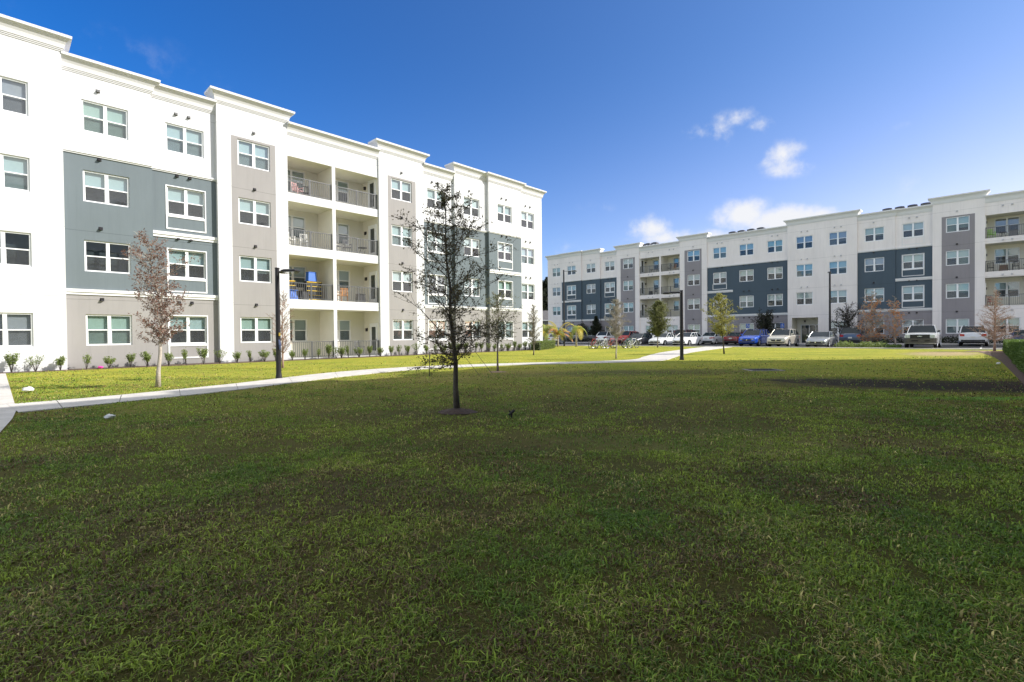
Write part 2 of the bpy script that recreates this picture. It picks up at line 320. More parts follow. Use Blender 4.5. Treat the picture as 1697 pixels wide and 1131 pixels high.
def building(name, label, k, loc, rz, bays, mats, blinds=None, simple=False, endL=True, endR=True, ventmats=None, gap=None):
    root = empty(name, loc, rz, label=label, cat='apartment building')
    wall = MB(); corn = MB(); trims = []
    for bi, b in enumerate(bays):
        u0, u1, p, top, style = b['u0'], b['u1'], b['p'], b['top'], b['s']
        y = -p; zones = []; holes = []; zt = top-.3
        if style == 'slate': zones = [(u0, u1, -1, 3.5, 2), (u0, u1, 3.5, 9.78, 1)]
        if style == 'tower': zones = [(u0+.68, u1-.68, -1, 12.35, 2)]
        for c in b.get('c', []):
            for r, hd in enumerate(HEADS):
                if (c, r) in b.get('skip', []): continue
                holes.append((c-WW/2, c+WW/2, hd-WH, hd, 'w', r, c))
        for h in b.get('open', []): holes.append((*h[:4], 'o'))
        wall_rect(wall, u0, u1, -.2, zt, y, zones, holes)
        for h in holes:
            a, bb, c, d = h[:4]
            if h[4] == 'w':
                zi = zone_at(zones, (a+bb)/2, d-.05)
                reveal(wall, a, bb, c, d, y, y+.137, zi, None)
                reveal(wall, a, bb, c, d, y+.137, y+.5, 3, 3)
                border = style == 'slate' and h[5] in b.get('panels', []) and h[5] < 3
                bl = (blinds or {}).get((bi, h[5]))
                put_window(root, a, y, c, k, border, bl, simple)
                if h[5] in b.get('panels', []):
                    m = MB(); t = .07; q0, q1, z0, z1 = a-.045, bb+.045, c-.74, c-.047
                    pr = .03 if h[5] < 3 or style != 'slate' else .008
                    for x0, x1, w0, w1 in ((q0, q0+t, z0, z1), (q1-t, q1, z0, z1), (q0+t, q1-t, z0, z0+t), (q0+t, q1-t, z1-t, z1)): m.box(x0, x1, y-pr, y+.01, w0, w1)
                    m.build('panel_trim', M_trim, root, k=k)
        # mouldings
        def mould(a, bb, z0, z1):
            m = MB(); q = z0+(z1-z0)*.45
            m.box(a, bb, y-.05, y+.01, z0, q-.001); m.box(a, bb, y-.095, y+.01, q, z1, taper=0); m.build('moulding', M_trim, root, k=k)
        if style == 'slate':
            mould(u0, u1, 3.41, 3.66); mould(u0, u1, 9.72, 9.86)
            if b.get('mid'): mould(u0, u1, 6.46, 6.74)
            if b.get('short'): mould(b['short'][0], b['short'][1], 6.46, 6.74)
        if style == 'tower': pass
        # vents above windows
        if not simple:
            for c in b.get('c', []):
                for r, hd in enumerate(HEADS):
                    if r == 0 and style == 'white': continue
                    if gap is None: offs = {'tower': [0.0], 'white': [-.3, .3] if u1-u0 < 5 else []}.get(style, [-.25] if not b.get('panels') else [-.38, .18])
                    else: offs = [-.3, .3] if (style == 'white' or b.get('panels') or u1-u0 > 5) else [-.05]
                    for of in offs:
                        zc = hd+(.52 if r == 3 else .57 if r else .68)
                        m = MB(); cu = c+of; m.ring([[(cu-.06, y, zc-.05), (cu+.06, y, zc-.05), (cu+.06, y, zc+.06), (cu-.06, y, zc+.06)][::-1], [(cu-.055, y-.13, zc-.06), (cu+.055, y-.13, zc-.06), (cu+.055, y-.11, zc-.02), (cu-.055, y-.11, zc-.02)][::-1]])
                        m.box(cu-.075, cu+.075, y-.012, y+.002, zc-.065, zc+.08)
                        vm = ventmats[1] if zone_at(zones, cu, zc) == 0 else ventmats[0]
                        m.build('vent_hood', vm, root, k=k)
        # joints with neighbours and cornice
        L_ = bays[bi-1] if bi else None; R_ = bays[bi+1] if bi+1 < len(bays) else None
        for nb, uu, sgn in ((L_, u0, -1), (R_, u1, 1)):
            if nb is None:
                wall_rect_side(wall, uu, -.2, zt, y, 15, sgn, 0); continue
            if p > nb['p']:
                a, bb = -p, -nb['p']
                zz = sorted({-.2, 3.5, 9.78, zt} if style == 'slate' else {-.2, zt})
                for j in range(len(zz)-1):
                    mi = zone_at(zones, (u0+.01), (zz[j]+zz[j+1])/2)
                    q = [(uu, a, zz[j]), (uu, bb, zz[j]), (uu, bb, zz[j+1]), (uu, a, zz[j+1])]
                    wall.poly(q if sgn > 0 else q[::-1], mi)
            if top > nb['top']+.05:
                a = -min(p, nb['p']); q = [(uu, a, nb['top']-.5), (uu, .7, nb['top']-.5), (uu, .7, zt), (uu, a, zt)]
                wall.poly(q if sgn > 0 else q[::-1], 0)
        def ext(nb):
            if nb is None: return True
            if top > nb['top']+.05: return True
            if nb['top'] > top+.05: return False
            return p > nb['p']
        cornice(corn, u0, u1, y, top+bi*.0015, ext(L_), ext(R_))
        wall.poly([(u0, .7, 12.9), (u0, .7, zt), (u1, .7, zt), (u1, .7, 12.9)], 0)
        # balconies / entries
        for h in b.get('open', []):
            a, bb, c, d, kind, door = h[:6]; D = 2.0
            reveal(wall, a, bb, c, d, y, y+D, 4, None, 5)
            zsill = c+ (1.11-.1 if c < 1 else 0.86)
            hh = zsill+WH
            if kind == 'balcony':
                hd = min(HEADS, key=lambda q: abs(q-(c+2.35))); hd = min(hd, d-.1)
                wc = (a+1.14) if door == 'R' and bb-a < 2.8 else (bb-1.82 if door == 'R' else (bb-1.14 if bb-a < 2.83 else a+1.82))
                wc = min(max(wc, a+.3+WW/2), bb-.3-WW/2) if bb-a > 2.4 else (a+bb)/2
                if len(h) > 6: wc = h[6]
                hw = (wc-WW/2, wc+WW/2, hd-WH, hd)
                wall_rect(wall, a, bb, c, d, y+D, [], [hw], 4)
                reveal(wall, *hw, y+D, y+D+.137, 4); reveal(wall, *hw, y+D+.137, y+D+.5, 3, 3)
                put_window(root, hw[0], y+D, hw[2], k, False, None, simple)
                make_rail(root, a+.01, bb-.01, y+.09, c, k)
                if door in 'RL' and h[5] != '' and (len(h) < 8 or h[7]):
                    s = -1 if door == 'R' else 1; xx = bb if door == 'R' else a
                    def bx(m, x0, x1, *r): m.box(min(xx+s*x0, xx+s*x1), max(xx+s*x0, xx+s*x1), *r)
                    m = MB(); bx(m, .001, .06, y+.22, y+.30, c+.01, c+2.16); bx(m, .001, .06, y+1.12, y+1.2, c+.01, c+2.16); bx(m, .001, .06, y+.30, y+1.12, c+2.08, c+2.16)
                    bx(m, .001, .04, y+.30, y+.45, c+.01, c+2.08); bx(m, .001, .04, y+.97, y+1.12, c+.01, c+2.08); bx(m, .001, .04, y+.45, y+.97, c+.01, c+.3); bx(m, .001, .04, y+.45, y+.97, c+1.92, c+2.08)
                    dr = m.build('door', M_frame, root, k=k)
                    m = MB(); bx(m, .002, .028, y+.45, y+.97, c+.3, c+1.92); m.build('door_glass', M_carglass, dr, k=1) if 0 else m.build('door_glass', M_dglass, dr, k=k)
                    m = MB(); bx(m, .04, .09, y+.33, y+.38, c+.98, c+1.06); m.build('handle', M_bronze, dr, k=k)
                    m = MB(); bx(m, .001, .03, y+1.52, y+1.66, c+1.68, c+1.86); bx(m, .03, .13, y+1.53, y+1.65, c+1.62, c+1.84); m.build('wall_lamp', M_bronze, root, k=k)
            elif kind == 'entry':
                wall_rect(wall, a, bb, c, d, y+D, [], [], 4)
                m = MB(); yy = y+D
                for q0, q1 in ((a+.45, a+.53), (a+1.28, a+1.36), (a+1.95, a+2.01), (bb-.08, bb-.01)): m.box(q0, q1, yy-.05, yy-.001, .05, 2.25)
                m.box(a+.53, bb-.08, yy-.051, yy-.002, 2.17, 2.25); m.box(a+1.36, bb-.08, yy-.049, yy-.003, .05, .2)
                dr = m.build('glass_door', M_frame, root, k=k)
                m = MB(); m.box(a+.53, bb-.08, yy-.02, yy-.004, .05, 2.17); m.build('door_glass', M_dglass, dr, k=k)
                m = MB(); m.box(a+.8, a+.95, yy-.13, yy-.001, 2.55, 2.75); m.build('wall_lamp', M_bronze, root, k=k)
    # roof, back and ends
    U0, U1 = bays[0]['u0'], bays[-1]['u1']; DEP = 15
    wall.poly([(U0, .7, 12.9), (U1, .7, 12.9), (U1, DEP, 12.9), (U0, DEP, 12.9)], 5)
    wall.poly([(U0, DEP, -.2), (U0, DEP, 13.9), (U1, DEP, 13.9), (U1, DEP, -.2)], 0)
    wall.build('wall', mats, root, k=k); corn.build('cornice', mats[6], root, k=k)
    return root
def wall_rect_side(wall, uu, z0, z1, y0, y1, sgn, mi):
    q = [(uu, y0, z0), (uu, y1, z0), (uu, y1, z1), (uu, y0, z1)]; wall.poly(q if sgn > 0 else q[::-1], mi)
M_dglass = mat('door_glass', (.03, .045, .05), .04, spec=.8, nscale=2, namt=.2)
ROWS = [(.12, 3.09), (3.64, 6.26), (6.8, 9.39), (9.89, 12.02)]
def openings(uL, uR, door, ground=True):
    r = []
    for i, (c, d) in enumerate(ROWS):
        if i == 0 and not ground: continue
        if door == 'R':
            r.append((uL, uL+2.76, c, d, 'balcony', 'R', uL+1.11, False)); r.append((uL+2.98, uR-.02, c, d, 'balcony', 'R', uL+4.14, True))
        else:
            r.append((uL+.02, uR-2.98, c, d, 'balcony', 'L', uR-4.14, True)); r.append((uR-2.76, uR, c, d, 'balcony', 'L', uR-1.11, False))
    return r
def bay(u0, u1, p, top, s, c=(), **k): return dict(u0=u0, u1=u1, p=p, top=top, s=s, c=list(c), **k)
A_bays = [bay(-13.9, -4.5, -.15, 13.95, 'slate', (-12.3, -9.2, -6.1)), bay(-4.5, 2.18, .3, 14.6, 'white', (-3.0, .28)),
    bay(2.18, 5.43, 0, 13.98, 'slate', (3.69,)), bay(5.43, 8.28, -.25, 13.94, 'slate', (6.9,), panels=[0, 1, 2, 3], mid=True),
    bay(8.28, 11.95, 0, 14.5, 'tower', (10.13,)), bay(11.95, 17.96, -.1, 13.9, 'balc', (), open=openings(11.95, 17.96, 'R')),
    bay(17.96, 21.6, 0, 14.47, 'tower', (19.75,)), bay(21.6, 24.5, -.2, 13.88, 'slate', (22.9,), panels=[0, 1, 2, 3]),
    bay(24.5, 27.85, 0, 14.5, 'slate', (26.24,)), bay(27.85, 31.7, .25, 14.47, 'slate', (29.7,), panels=[0, 1, 2, 3], mid=True),
    bay(31.7, 34.75, 0, 14.45, 'white', (32.85,))]
angA = math.atan2(DA.y, DA.x)
matsA = [M_white, M_teal, M_taupe, M_int, M_cream, M_roof, mat('cornice_white', (.60, .60, .605), .8, nscale=2, namt=.03)]
C0, C1, H0, H4, CL, NO = (1, 0), (1, 1), (0, 1), (0, 4), (1, 0), 'none'
blA = {(1, 3): (3, 0), (1, 2): (1, 2), (1, 1): 'none', (1, 0): (3, 0), (2, 3): (2, 0), (2, 2): (1, 1), (2, 1): 'none', (2, 0): (2, 0), (3, 3): (1, 0), (3, 2): (1, 1), (3, 1): (1, 1), (3, 0): (1, 1),
       (4, 3): (1, 0), (4, 2): (1, 1), (4, 1): (1, 4), (4, 0): (2, 1), (6, 3): (1, 1), (6, 2): (1, 0), (6, 1): (0, 1), (6, 0): (1, 1)}
bldA = building('apartment_building', 'sunlit white and slate grey apartment building on the left with stacked balconies', KA, WA(0, 29.49*KA), angA, A_bays, matsA, blA, ventmats=(M_bronze, M_vent))
B_bays = [bay(-52.74, -49.65, 0, 14.33, 'white', (-50.97,)), bay(-49.65, -45.85, .2, 14.33, 'slate', (-47.75,), panels=[1, 2], mid=True),
    bay(-45.85, -42.5, 0, 14.3, 'slate', (-44.17,)), bay(-42.5, -39.6, -.2, 13.72, 'slate', (-40.93,), panels=[1, 2]),
    bay(-39.6, -35.88, 0, 14.28, 'tower', (-37.7,)),
    bay(-35.88, -29.87, -.1, 13.7, 'balc', (-34.2, -31.05), skip=[(c, r) for c in (-34.2, -31.05) for r in (1, 2, 3)], open=openings(-35.88, -29.87, 'L', False)),
    bay(-29.87, -26.2, 0, 14.25, 'tower', (-27.97,)),
    bay(-26.2, -16.78, -.15, 13.7, 'slate', (-24.63, -21.4, -18.2), short=(-26.2, -23.0), panels1=True),
    bay(-16.78, -10.1, .1, 14.25, 'white', (-15.07, -11.85), skip=[(-15.07, 0)], open=[(-16.35, -13.72, -.05, 3.02, 'entry', '')]),
    bay(-10.1, -6.9, -.1, 13.75, 'slate', (-8.65,)), bay(-6.9, -4.0, -.2, 13.74, 'slate', (-5.5,), panels=[1, 2, 3], mid=True),
    bay(-4.0, -.28, 0, 14.3, 'tower', (-2.17,)),
    bay(-.28, 6.2, -.1, 13.8, 'balc', (1.2, 4.3), skip=[(c, r) for c in (1.2, 4.3) for r in (1, 2, 3)],
        open=[q for (c, d) in ROWS[1:] for q in ((-.26, 2.9, c, d, 'balcony', 'L', 1.2, True), (3.2, 6.18, c, d, 'balcony', 'L', 4.8, False))]),
    bay(6.2, 9.9, 0, 14.3, 'tower', (8.1,)), bay(9.9, 13.2, -.2, 13.8, 'slate', (11.5,))]
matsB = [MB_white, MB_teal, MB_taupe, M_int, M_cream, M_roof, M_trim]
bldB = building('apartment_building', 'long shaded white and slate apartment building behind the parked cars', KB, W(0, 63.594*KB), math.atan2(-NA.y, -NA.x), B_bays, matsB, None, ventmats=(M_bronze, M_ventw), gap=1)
# panels of the first column of the wide slate bay
for r in (1, 2):
    a, bb, c = -24.63-WW/2, -24.63+WW/2, HEADS[r]-WH; m = MB(); t = .07; q0, q1, z0, z1 = a-.045, bb+.045, c-.74, c-.047
    for x0, x1, w0, w1 in ((q0, q0+t, z0, z1), (q1-t, q1, z0, z1), (q0+t, q1-t, z0, z0+t), (q0+t, q1-t, z1-t, z1)): m.box(x0, x1, .12, .16, w0, w1)
    m.build('panel_trim', M_trim, bldB, k=KB)
C_bays = []; u = 0
for w_, p_, t_, s_, n_ in ((3.1, 0, 14.45, 'white', 1), (3.8, .2, 14.45, 'slate', 1), (3.3, 0, 14.45, 'slate', 1), (2.9, -.2, 13.9, 'slate', 1), (3.65, 0, 14.5, 'tower', 1), (6, -.1, 13.9, 'balc', 0), (3.65, 0, 14.5, 'tower', 1),
                          (2.9, -.2, 13.9, 'slate', 1), (3.3, 0, 14.0, 'slate', 1), (6.7, .2, 14.6, 'white', 2), (9.4, -.15, 14.0, 'slate', 3), (6.7, .2, 14.6, 'white', 2)):
    cs = [u+w_*(i+.5)/n_ for i in range(n_)] if n_ else []
    C_bays.append(bay(u, u+w_, p_, t_, s_, cs, open=(openings(u, u+w_, 'R') if s_ == 'balc' else []))); u += w_
bldC = building('apartment_building', 'apartment wing nearest the camera, shading the grass beside the clipped hedge', KA, Vector((26.6, 24.7, 0)), angA+math.pi, C_bays, matsA, None, simple=True)

# ------------------------------------------------------------------ roof condensers
M_cond = mat('condenser_steel', (.05, .05, .06), .5, .3, nscale=8); M_lab = mat('label_pale', (.6, .62, .62), .5, nscale=9)
def condenser():
    t = empty('roof_condenser')
    m = MB(); m.box(-.42, .42, -.42, .42, .1, .86); m.build('casing', M_cond, t)
    m = MB()
    for i in range(9): m.box(-.40, .40, -.435, -.421, .16+i*.07, .19+i*.07)
    m.build('coil_grille', M_rail, t)
    m = MB(); m.cyl((0, 0, .89), .36, .06, n=16); m.build('fan_guard', M_rail, t)
    m = MB(); m.box(-.14, .16, -.445, -.436, .50, .62); m.build('badge', M_lab, t)
    for x in (-.35, .35):
        m = MB(); m.box(x-.04, x+.04, -.4, .4, -.5, .1); m.build('leg', M_rail, t)
    return t
c0 = condenser(); first = True
for gi, (gname, us, zt) in enumerate((('three above the far building balconies', (-37.0, -36.0, -34.9), 14.3), ('four above the wide slate bay', (-24.0, -22.9, -21.75, -20.6), 14.2), ('four near the right hand grey tower', (-8.0, -6.95, -5.9, -4.85), 14.25))):
    ords = ['leftmost', 'second', 'third', 'rightmost'] if len(us) == 4 else ['leftmost', 'middle', 'rightmost']
    for j, uu in enumerate(us):
        o = c0 if first else copy_tree(c0); first = False
        p = W(uu*KB*1.0+ .2, 63.594*KB+2.6); o.location = (p.x, p.y, ck(zt, KB)-.72); o.rotation_euler = (0, 0, math.atan2(-NA.y, -NA.x))
        tag(o, 'dark roof condenser, %s of the %s' % (ords[j], gname), 'air conditioner', 'condensers on the roof')

# ------------------------------------------------------------------ ground
def gridmesh(name, x0, x1, y0, y1, nx, ny, z, m):
    mb = MB(); 
    for j in range(ny+1):
        for i in range(nx+1): mb.v.append((x0+(x1-x0)*i/nx, y0+(y1-y0)*j/ny, z))
    for j in range(ny):
        for i in range(nx): a = j*(nx+1)+i; mb.f.append((a, a+1, a+nx+2, a+nx+1)); mb.m.append(0)
    return mb.build(name, m)
def grass_ground():
    m = bpy.data.materials.new('lawn'); m.use_nodes = True; t = m.node_tree; b = t.nodes['Principled BSDF']; b.inputs['Roughness'].default_value = .9; b.inputs['Specular IOR Level'].default_value = .1
    c = t.nodes.new('ShaderNodeTexCoord')
    def noise(sc, det=6, ro=.6, dist=0):
        n = t.nodes.new('ShaderNodeTexNoise'); n.inputs['Scale'].default_value = sc; n.inputs['Detail'].default_value = det; n.inputs['Roughness'].default_value = ro; n.inputs['Distortion'].default_value = dist; t.links.new(c.outputs['Object'], n.inputs[0]); return n.outputs[0]
    def rng(s, a, b_, o0=0, o1=1):
        r = t.nodes.new('ShaderNodeMapRange'); t.links.new(s, r.inputs[0]); r.inputs[1].default_value = a; r.inputs[2].default_value = b_; r.inputs[3].default_value = o0; r.inputs[4].default_value = o1; return r.outputs[0]
    def mix(f, c1, c2, mode='MIX'):
        x = t.nodes.new('ShaderNodeMixRGB'); x.blend_type = mode
        if isinstance(f, float): x.inputs[0].default_value = f
        else: t.links.new(f, x.inputs[0])
        for i, q in ((1, c1), (2, c2)):
            if isinstance(q, tuple): x.inputs[i].default_value = (*q, 1)
            else: t.links.new(q, x.inputs[i])
        return x.outputs[0]
    g = mix(rng(noise(.35, 5), .38, .62), (.235, .275, .030), (.37, .355, .042))
    g = mix(rng(noise(3.0, 6, .7), .5, .75), g, (.46, .38, .10))
    g = mix(rng(noise(26, 5, .75), .42, .72, .0, .55), g, (.12, .125, .03))
    # thin dark soil showing through, near patches
    g = mix(rng(noise(1.3, 8, .72, .4), .56, .70, 0, .6), g, (.13, .11, .05))
    nd = t.nodes.new('ShaderNodeVectorMath'); nd.operation = 'DISTANCE'; t.links.new(c.outputs['Object'], nd.inputs[0]); nd.inputs[1].default_value = (1.0, 3.0, 0)
    nf = t.nodes.new('ShaderNodeMath'); nf.operation = 'MULTIPLY_ADD'; t.links.new(noise(.5, 4), nf.inputs[0]); nf.inputs[1].default_value = 6; t.links.new(nd.outputs['Value'], nf.inputs[2])
    soil = mix(rng(noise(75, 5, .8), .38, .62), (.014, .011, .006), (.125, .095, .045)); soil = mix(rng(noise(140, 3, .8), .5, .62, 0, .7), soil, (.11, .15, .035))
    g = mix(rng(nf.outputs[0], 22, 9, 0, .85), g, soil)
    def ell(cx, cy, rx, ry, ang, edge, col, gin, amt=1.0):
        mp = t.nodes.new('ShaderNodeMapping'); mp.vector_type = 'TEXTURE'; mp.inputs['Location'].default_value = (cx, cy, 0); mp.inputs['Rotation'].default_value = (0, 0, ang); mp.inputs['Scale'].default_value = (rx, ry, 1); t.links.new(c.outputs['Object'], mp.inputs[0])
        ln = t.nodes.new('ShaderNodeVectorMath'); ln.operation = 'LENGTH'; t.links.new(mp.outputs[0], ln.inputs[0])
        a = t.nodes.new('ShaderNodeMath'); a.operation = 'MULTIPLY_ADD'; t.links.new(noise(1.6, 8, .7), a.inputs[0]); a.inputs[1].default_value = 1.6; a.inputs[2].default_value = -.8
        s = t.nodes.new('ShaderNodeMath'); s.operation = 'ADD'; t.links.new(ln.outputs['Value'], s.inputs[0]); t.links.new(a.outputs[0], s.inputs[1])
        return mix(rng(s.outputs[0], 1.0+edge, 1.0-edge, 0, amt), gin, col)
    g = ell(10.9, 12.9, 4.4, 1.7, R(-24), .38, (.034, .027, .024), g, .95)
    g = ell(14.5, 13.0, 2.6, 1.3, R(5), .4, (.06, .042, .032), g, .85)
    g = ell(9.9, 10.3, 1.5, .28, R(-6), .3, (.14, .32, .05), g, .9)
    g = ell(4.8, 18.0, 5.0, 1.3, R(4), .5, (.075, .07, .035), g, .7)
    g = ell(-1.6, 4.4, 1.6, .7, R(10), .6, (.10, .08, .045), g, .55)
    g = ell(26.5, 30.5, 3.6, 1.6, R(40), .4, (.42, .30, .2), g, .75)
    g = ell(3.5, 6.2, 2.5, .8, R(-10), .6, (.30, .30, .09), g, .35)
    g = ell(-2.0, 17.0, 5, 1.5, R(35), .6, (.28, .22, .07), g, .5)
    t.links.new(g, b.inputs['Base Color'])
    bp = t.nodes.new('ShaderNodeBump'); bp.inputs['Strength'].default_value = .9; bp.inputs['Distance'].default_value = .05; t.links.new(noise(30, 6, .75), bp.inputs['Height']); t.links.new(bp.outputs[0], b.inputs['Normal'])
    return m
M_lawn = grass_ground()
gm = MB(); S = 1500
gm.poly([(-S, -S, -.004), (S, -S, -.004), (S, S, -.004), (-S, S, -.004)])
tag(gm.build('ground', mat('far_ground', (.13, .14, .06), .95, nscale=.05, namt=.3)), kind='structure')
lm = MB()
lm.poly([W(-75, -40), W(45, -40), W(45, 49.75), W(-75, 49.75)])
tag(lm.build('lawn', M_lawn), kind='structure')
M_conc = mat('concrete', (.50, .475, .44), .85, nscale=2.2, namt=.22, bump=.3, bscale=40, ndetail=10); M_curb = mat('curb_concrete', (.6, .57, .52), .85, nscale=5, namt=.12)
M_asph = mat('asphalt', (.06, .06, .064), .85, nscale=3, namt=.22, bump=.3, bscale=80)
P_near = [(-9.53, 9.55), (-8.64, 10.92), (-7.36, 13.3), (-6.0, 17.1), (-3.8, 20.7), (0.03, 22.9), (4.38, 23.9), (7.5, 25.3), (9.35, 28.6), (12.6, 35.2), (17.5, 42.6), (21.5, 48.3)]
P_far = [(-10.94, 10.71), (-9.73, 12.31), (-8.42, 15.1), (-6.95, 19.4), (-4.3, 22.4), (0.0, 24.4), (4.3, 25.5), (6.6, 26.9), (8.0, 30.0), (10.9, 36.2), (15.6, 43.9), (19.4, 49.8)]
def smooth_line(pts, n=6):
    o = []
    P = [Vector((*p, 0)) for p in pts]
    for i in range(len(P)-1):
        p0, p1, p2, p3 = P[max(i-1, 0)], P[i], P[i+1], P[min(i+2, len(P)-1)]
        for j in range(n):
            t = j/n; o.append(.5*((2*p1)+(-p0+p2)*t+(2*p0-5*p1+4*p2-p3)*t*t+(-p0+3*p1-3*p2+p3)*t**3))
    return o+[P[-1]]
sn, sf = smooth_line(P_near, 12), smooth_line(P_far, 12)
for _l in (sn, sf):
    for _i, _p in enumerate(_l): _p.x += .05*mnoise.noise(_p*2.3); _p.y += .05*mnoise.noise(_p*2.3+Vector((9, 3, 0)))
pm = MB()
for i in range(len(sn)-1):
    a, b_, c_, d_ = sn[i], sn[i+1], sf[i+1], sf[i]
    if i % 6 == 5:   # expansion joint
        g_ = .012/max((b_-a).length, .05); b2, c2 = a.lerp(b_, 1-g_), d_.lerp(c_, 1-g_)
    else: b2, c2 = b_, c_
    pm.poly([(q.x, q.y, .022) for q in (a, b2, c2, d_)]); 
    if i % 6 == 5: pm.poly([(q.x, q.y, .008) for q in (b2, b_, c_, c2)], 1)
    for p, q in ((a, b_), (c_, d_)): pm.poly([(p.x, p.y, -.02), (q.x, q.y, -.02), (q.x, q.y, .022), (p.x, p.y, .022)])
M_joint = mat('joint_dark', (.12, .11, .1), .9)
tag(pm.build('path', [M_conc, M_joint]), kind='structure')
# straight walkway on the left, running to the left building
wm = MB(); e0 = DA*.27; dn = NA; w0 = -DA*1.85
q0, q1 = 2.0, 29.4; seg = 1.5
i = 0
while q0 < q1:
    bend = lambda n_: DA*(-.093*max(0, 13.4-n_)**1.0)
    a = e0+dn*q0+bend(q0); b_ = e0+dn*(min(q0+seg, q1)-.012)+bend(q0+seg-.012); c_ = b_+w0; d_ = a+w0
    wm.poly([(p.x, p.y, .018) for p in (a, b_, c_, d_)][::-1]); b3 = e0+dn*min(q0+seg, q1)+bend(q0+seg); wm.poly([(p.x, p.y, .006) for p in (b_, b3, b3+w0, c_)][::-1], 1)
    q0 += seg
tag(wm.build('walkway', [M_conc, M_joint]), kind='structure')
# parking lot
am = MB(); am.poly([(*W(-75, 49.9).xy, .004), (*W(45, 49.9).xy, .004), (*W(45, 63.6).xy, .004), (*W(-75, 63.6).xy, .004)]); tag(am.build('parking_lot', M_asph), kind='structure')
def slab(u0, u1, d0, d1, z0, z1, name, m, kind='structure'):
    mb = MB(); c = [W(u0, d0), W(u1, d0), W(u1, d1), W(u0, d1)]
    mb.ring([[(p.x, p.y, z0) for p in c], [(p.x, p.y, z1) for p in c]])
    return tag(mb.build(name, m), kind=kind)
slab(-75, 45, 49.42, 49.9, -.05, .07, 'kerb', M_curb); slab(-75, 45, 63.55, 65.3, -.05, .13, 'pavement', M_conc)
M_paint = mat('road_paint', (.7, .7, .68), .7, nscale=9, namt=.15)
lm2 = MB()
for r0, r1 in ((50.0, 54.8), (58.6, 63.4)):
    uu = -66
    while uu < 30:
        c = [W(uu-.05, r0), W(uu+.05, r0), W(uu+.05, r1), W(uu-.05, r1)]; lm2.poly([(p.x, p.y, .008) for p in c]); uu += 2.85
tag(lm2.build('parking_lines', M_paint), kind='structure')
# mulch beds
M_mulch = mat('mulch', (.115, .075, .052), .95, nscale=14, namt=.5, bump=.8, bscale=40)
mm_ = MB(); rr = random.Random(2)
fr = [WA(-14+i*.5, 29.75+rr.uniform(-.06, .06)) for i in range(101)]
for i in range(100):
    a, b_ = fr[i], fr[i+1]; c_, d_ = WA(-14+(i+1)*.5, 30.9), WA(-14+i*.5, 30.9)
    mm_.poly([(a.x, a.y, .001), (b_.x, b_.y, .001), (c_.x, c_.y, .035), (d_.x, d_.y, .035)])
tag(mm_.build('mulch_bed', M_mulch), kind='structure')
# mulch around hedge at right, and by the left foot of the palms
mh = MB(); pts = [(47, .9), (44, .5), (41, .2), (36, -.2), (31, -.4), (24, -.55), (17, -.68), (11, -1.0), (6, -1.5)]
for i in range(len(pts)-1):
    a, b_ = WA(*pts[i]), WA(*pts[i+1]); c_, d_ = WA(pts[i+1][0], -1.95), WA(pts[i][0], -1.95)
    mh.poly([(p.x, p.y, .004) for p in (a, b_, c_, d_)])
tag(mh.build('mulch_bed', M_mulch), kind='structure')
mp_ = MB(); c = [W(-38.5-9, 47.6), W(-36, 47.4), W(-34.0, 48.6), W(-33.5, 49.66), W(-48, 49.66)]; mp_.poly([(p.x, p.y, .004) for p in c]); tag(mp_.build('mulch_bed', M_mulch), kind='structure')
#PART2
# ------------------------------------------------------------------ cars
def paint(name, col, metal=.3, rough=.28):
    m = mat(name, col, rough, metal, .5, .8, nscale=1.5, namt=.03); return m
M_tyre = mat('tyre_rubber', (.018, .018, .019), .8, nscale=20); M_rim = mat('alloy_rim', (.5, .5, .52), .3, .8, nscale=15, namt=.2); M_black = mat('black_plastic', (.02, .02, .022), .55, nscale=12)
M_cargl = mat('car_glass', (.012, .022, .030), .03, 0, .35, 0, nscale=2, namt=.2); M_lamp = mat('headlight_clear', (.6, .63, .66), .08, .5, .8, 1, nscale=14, namt=.2); M_red = mat('taillight_red', (.45, .015, .012), .15, 0, .6, 1, nscale=14)
M_plate = mat('plate_white', (.65, .65, .6), .4, nscale=20); M_chrome = mat('chrome', (.75, .75, .76), .12, 1, nscale=9, namt=.05); M_under = mat('underbody', (.012, .012, .012), .9)
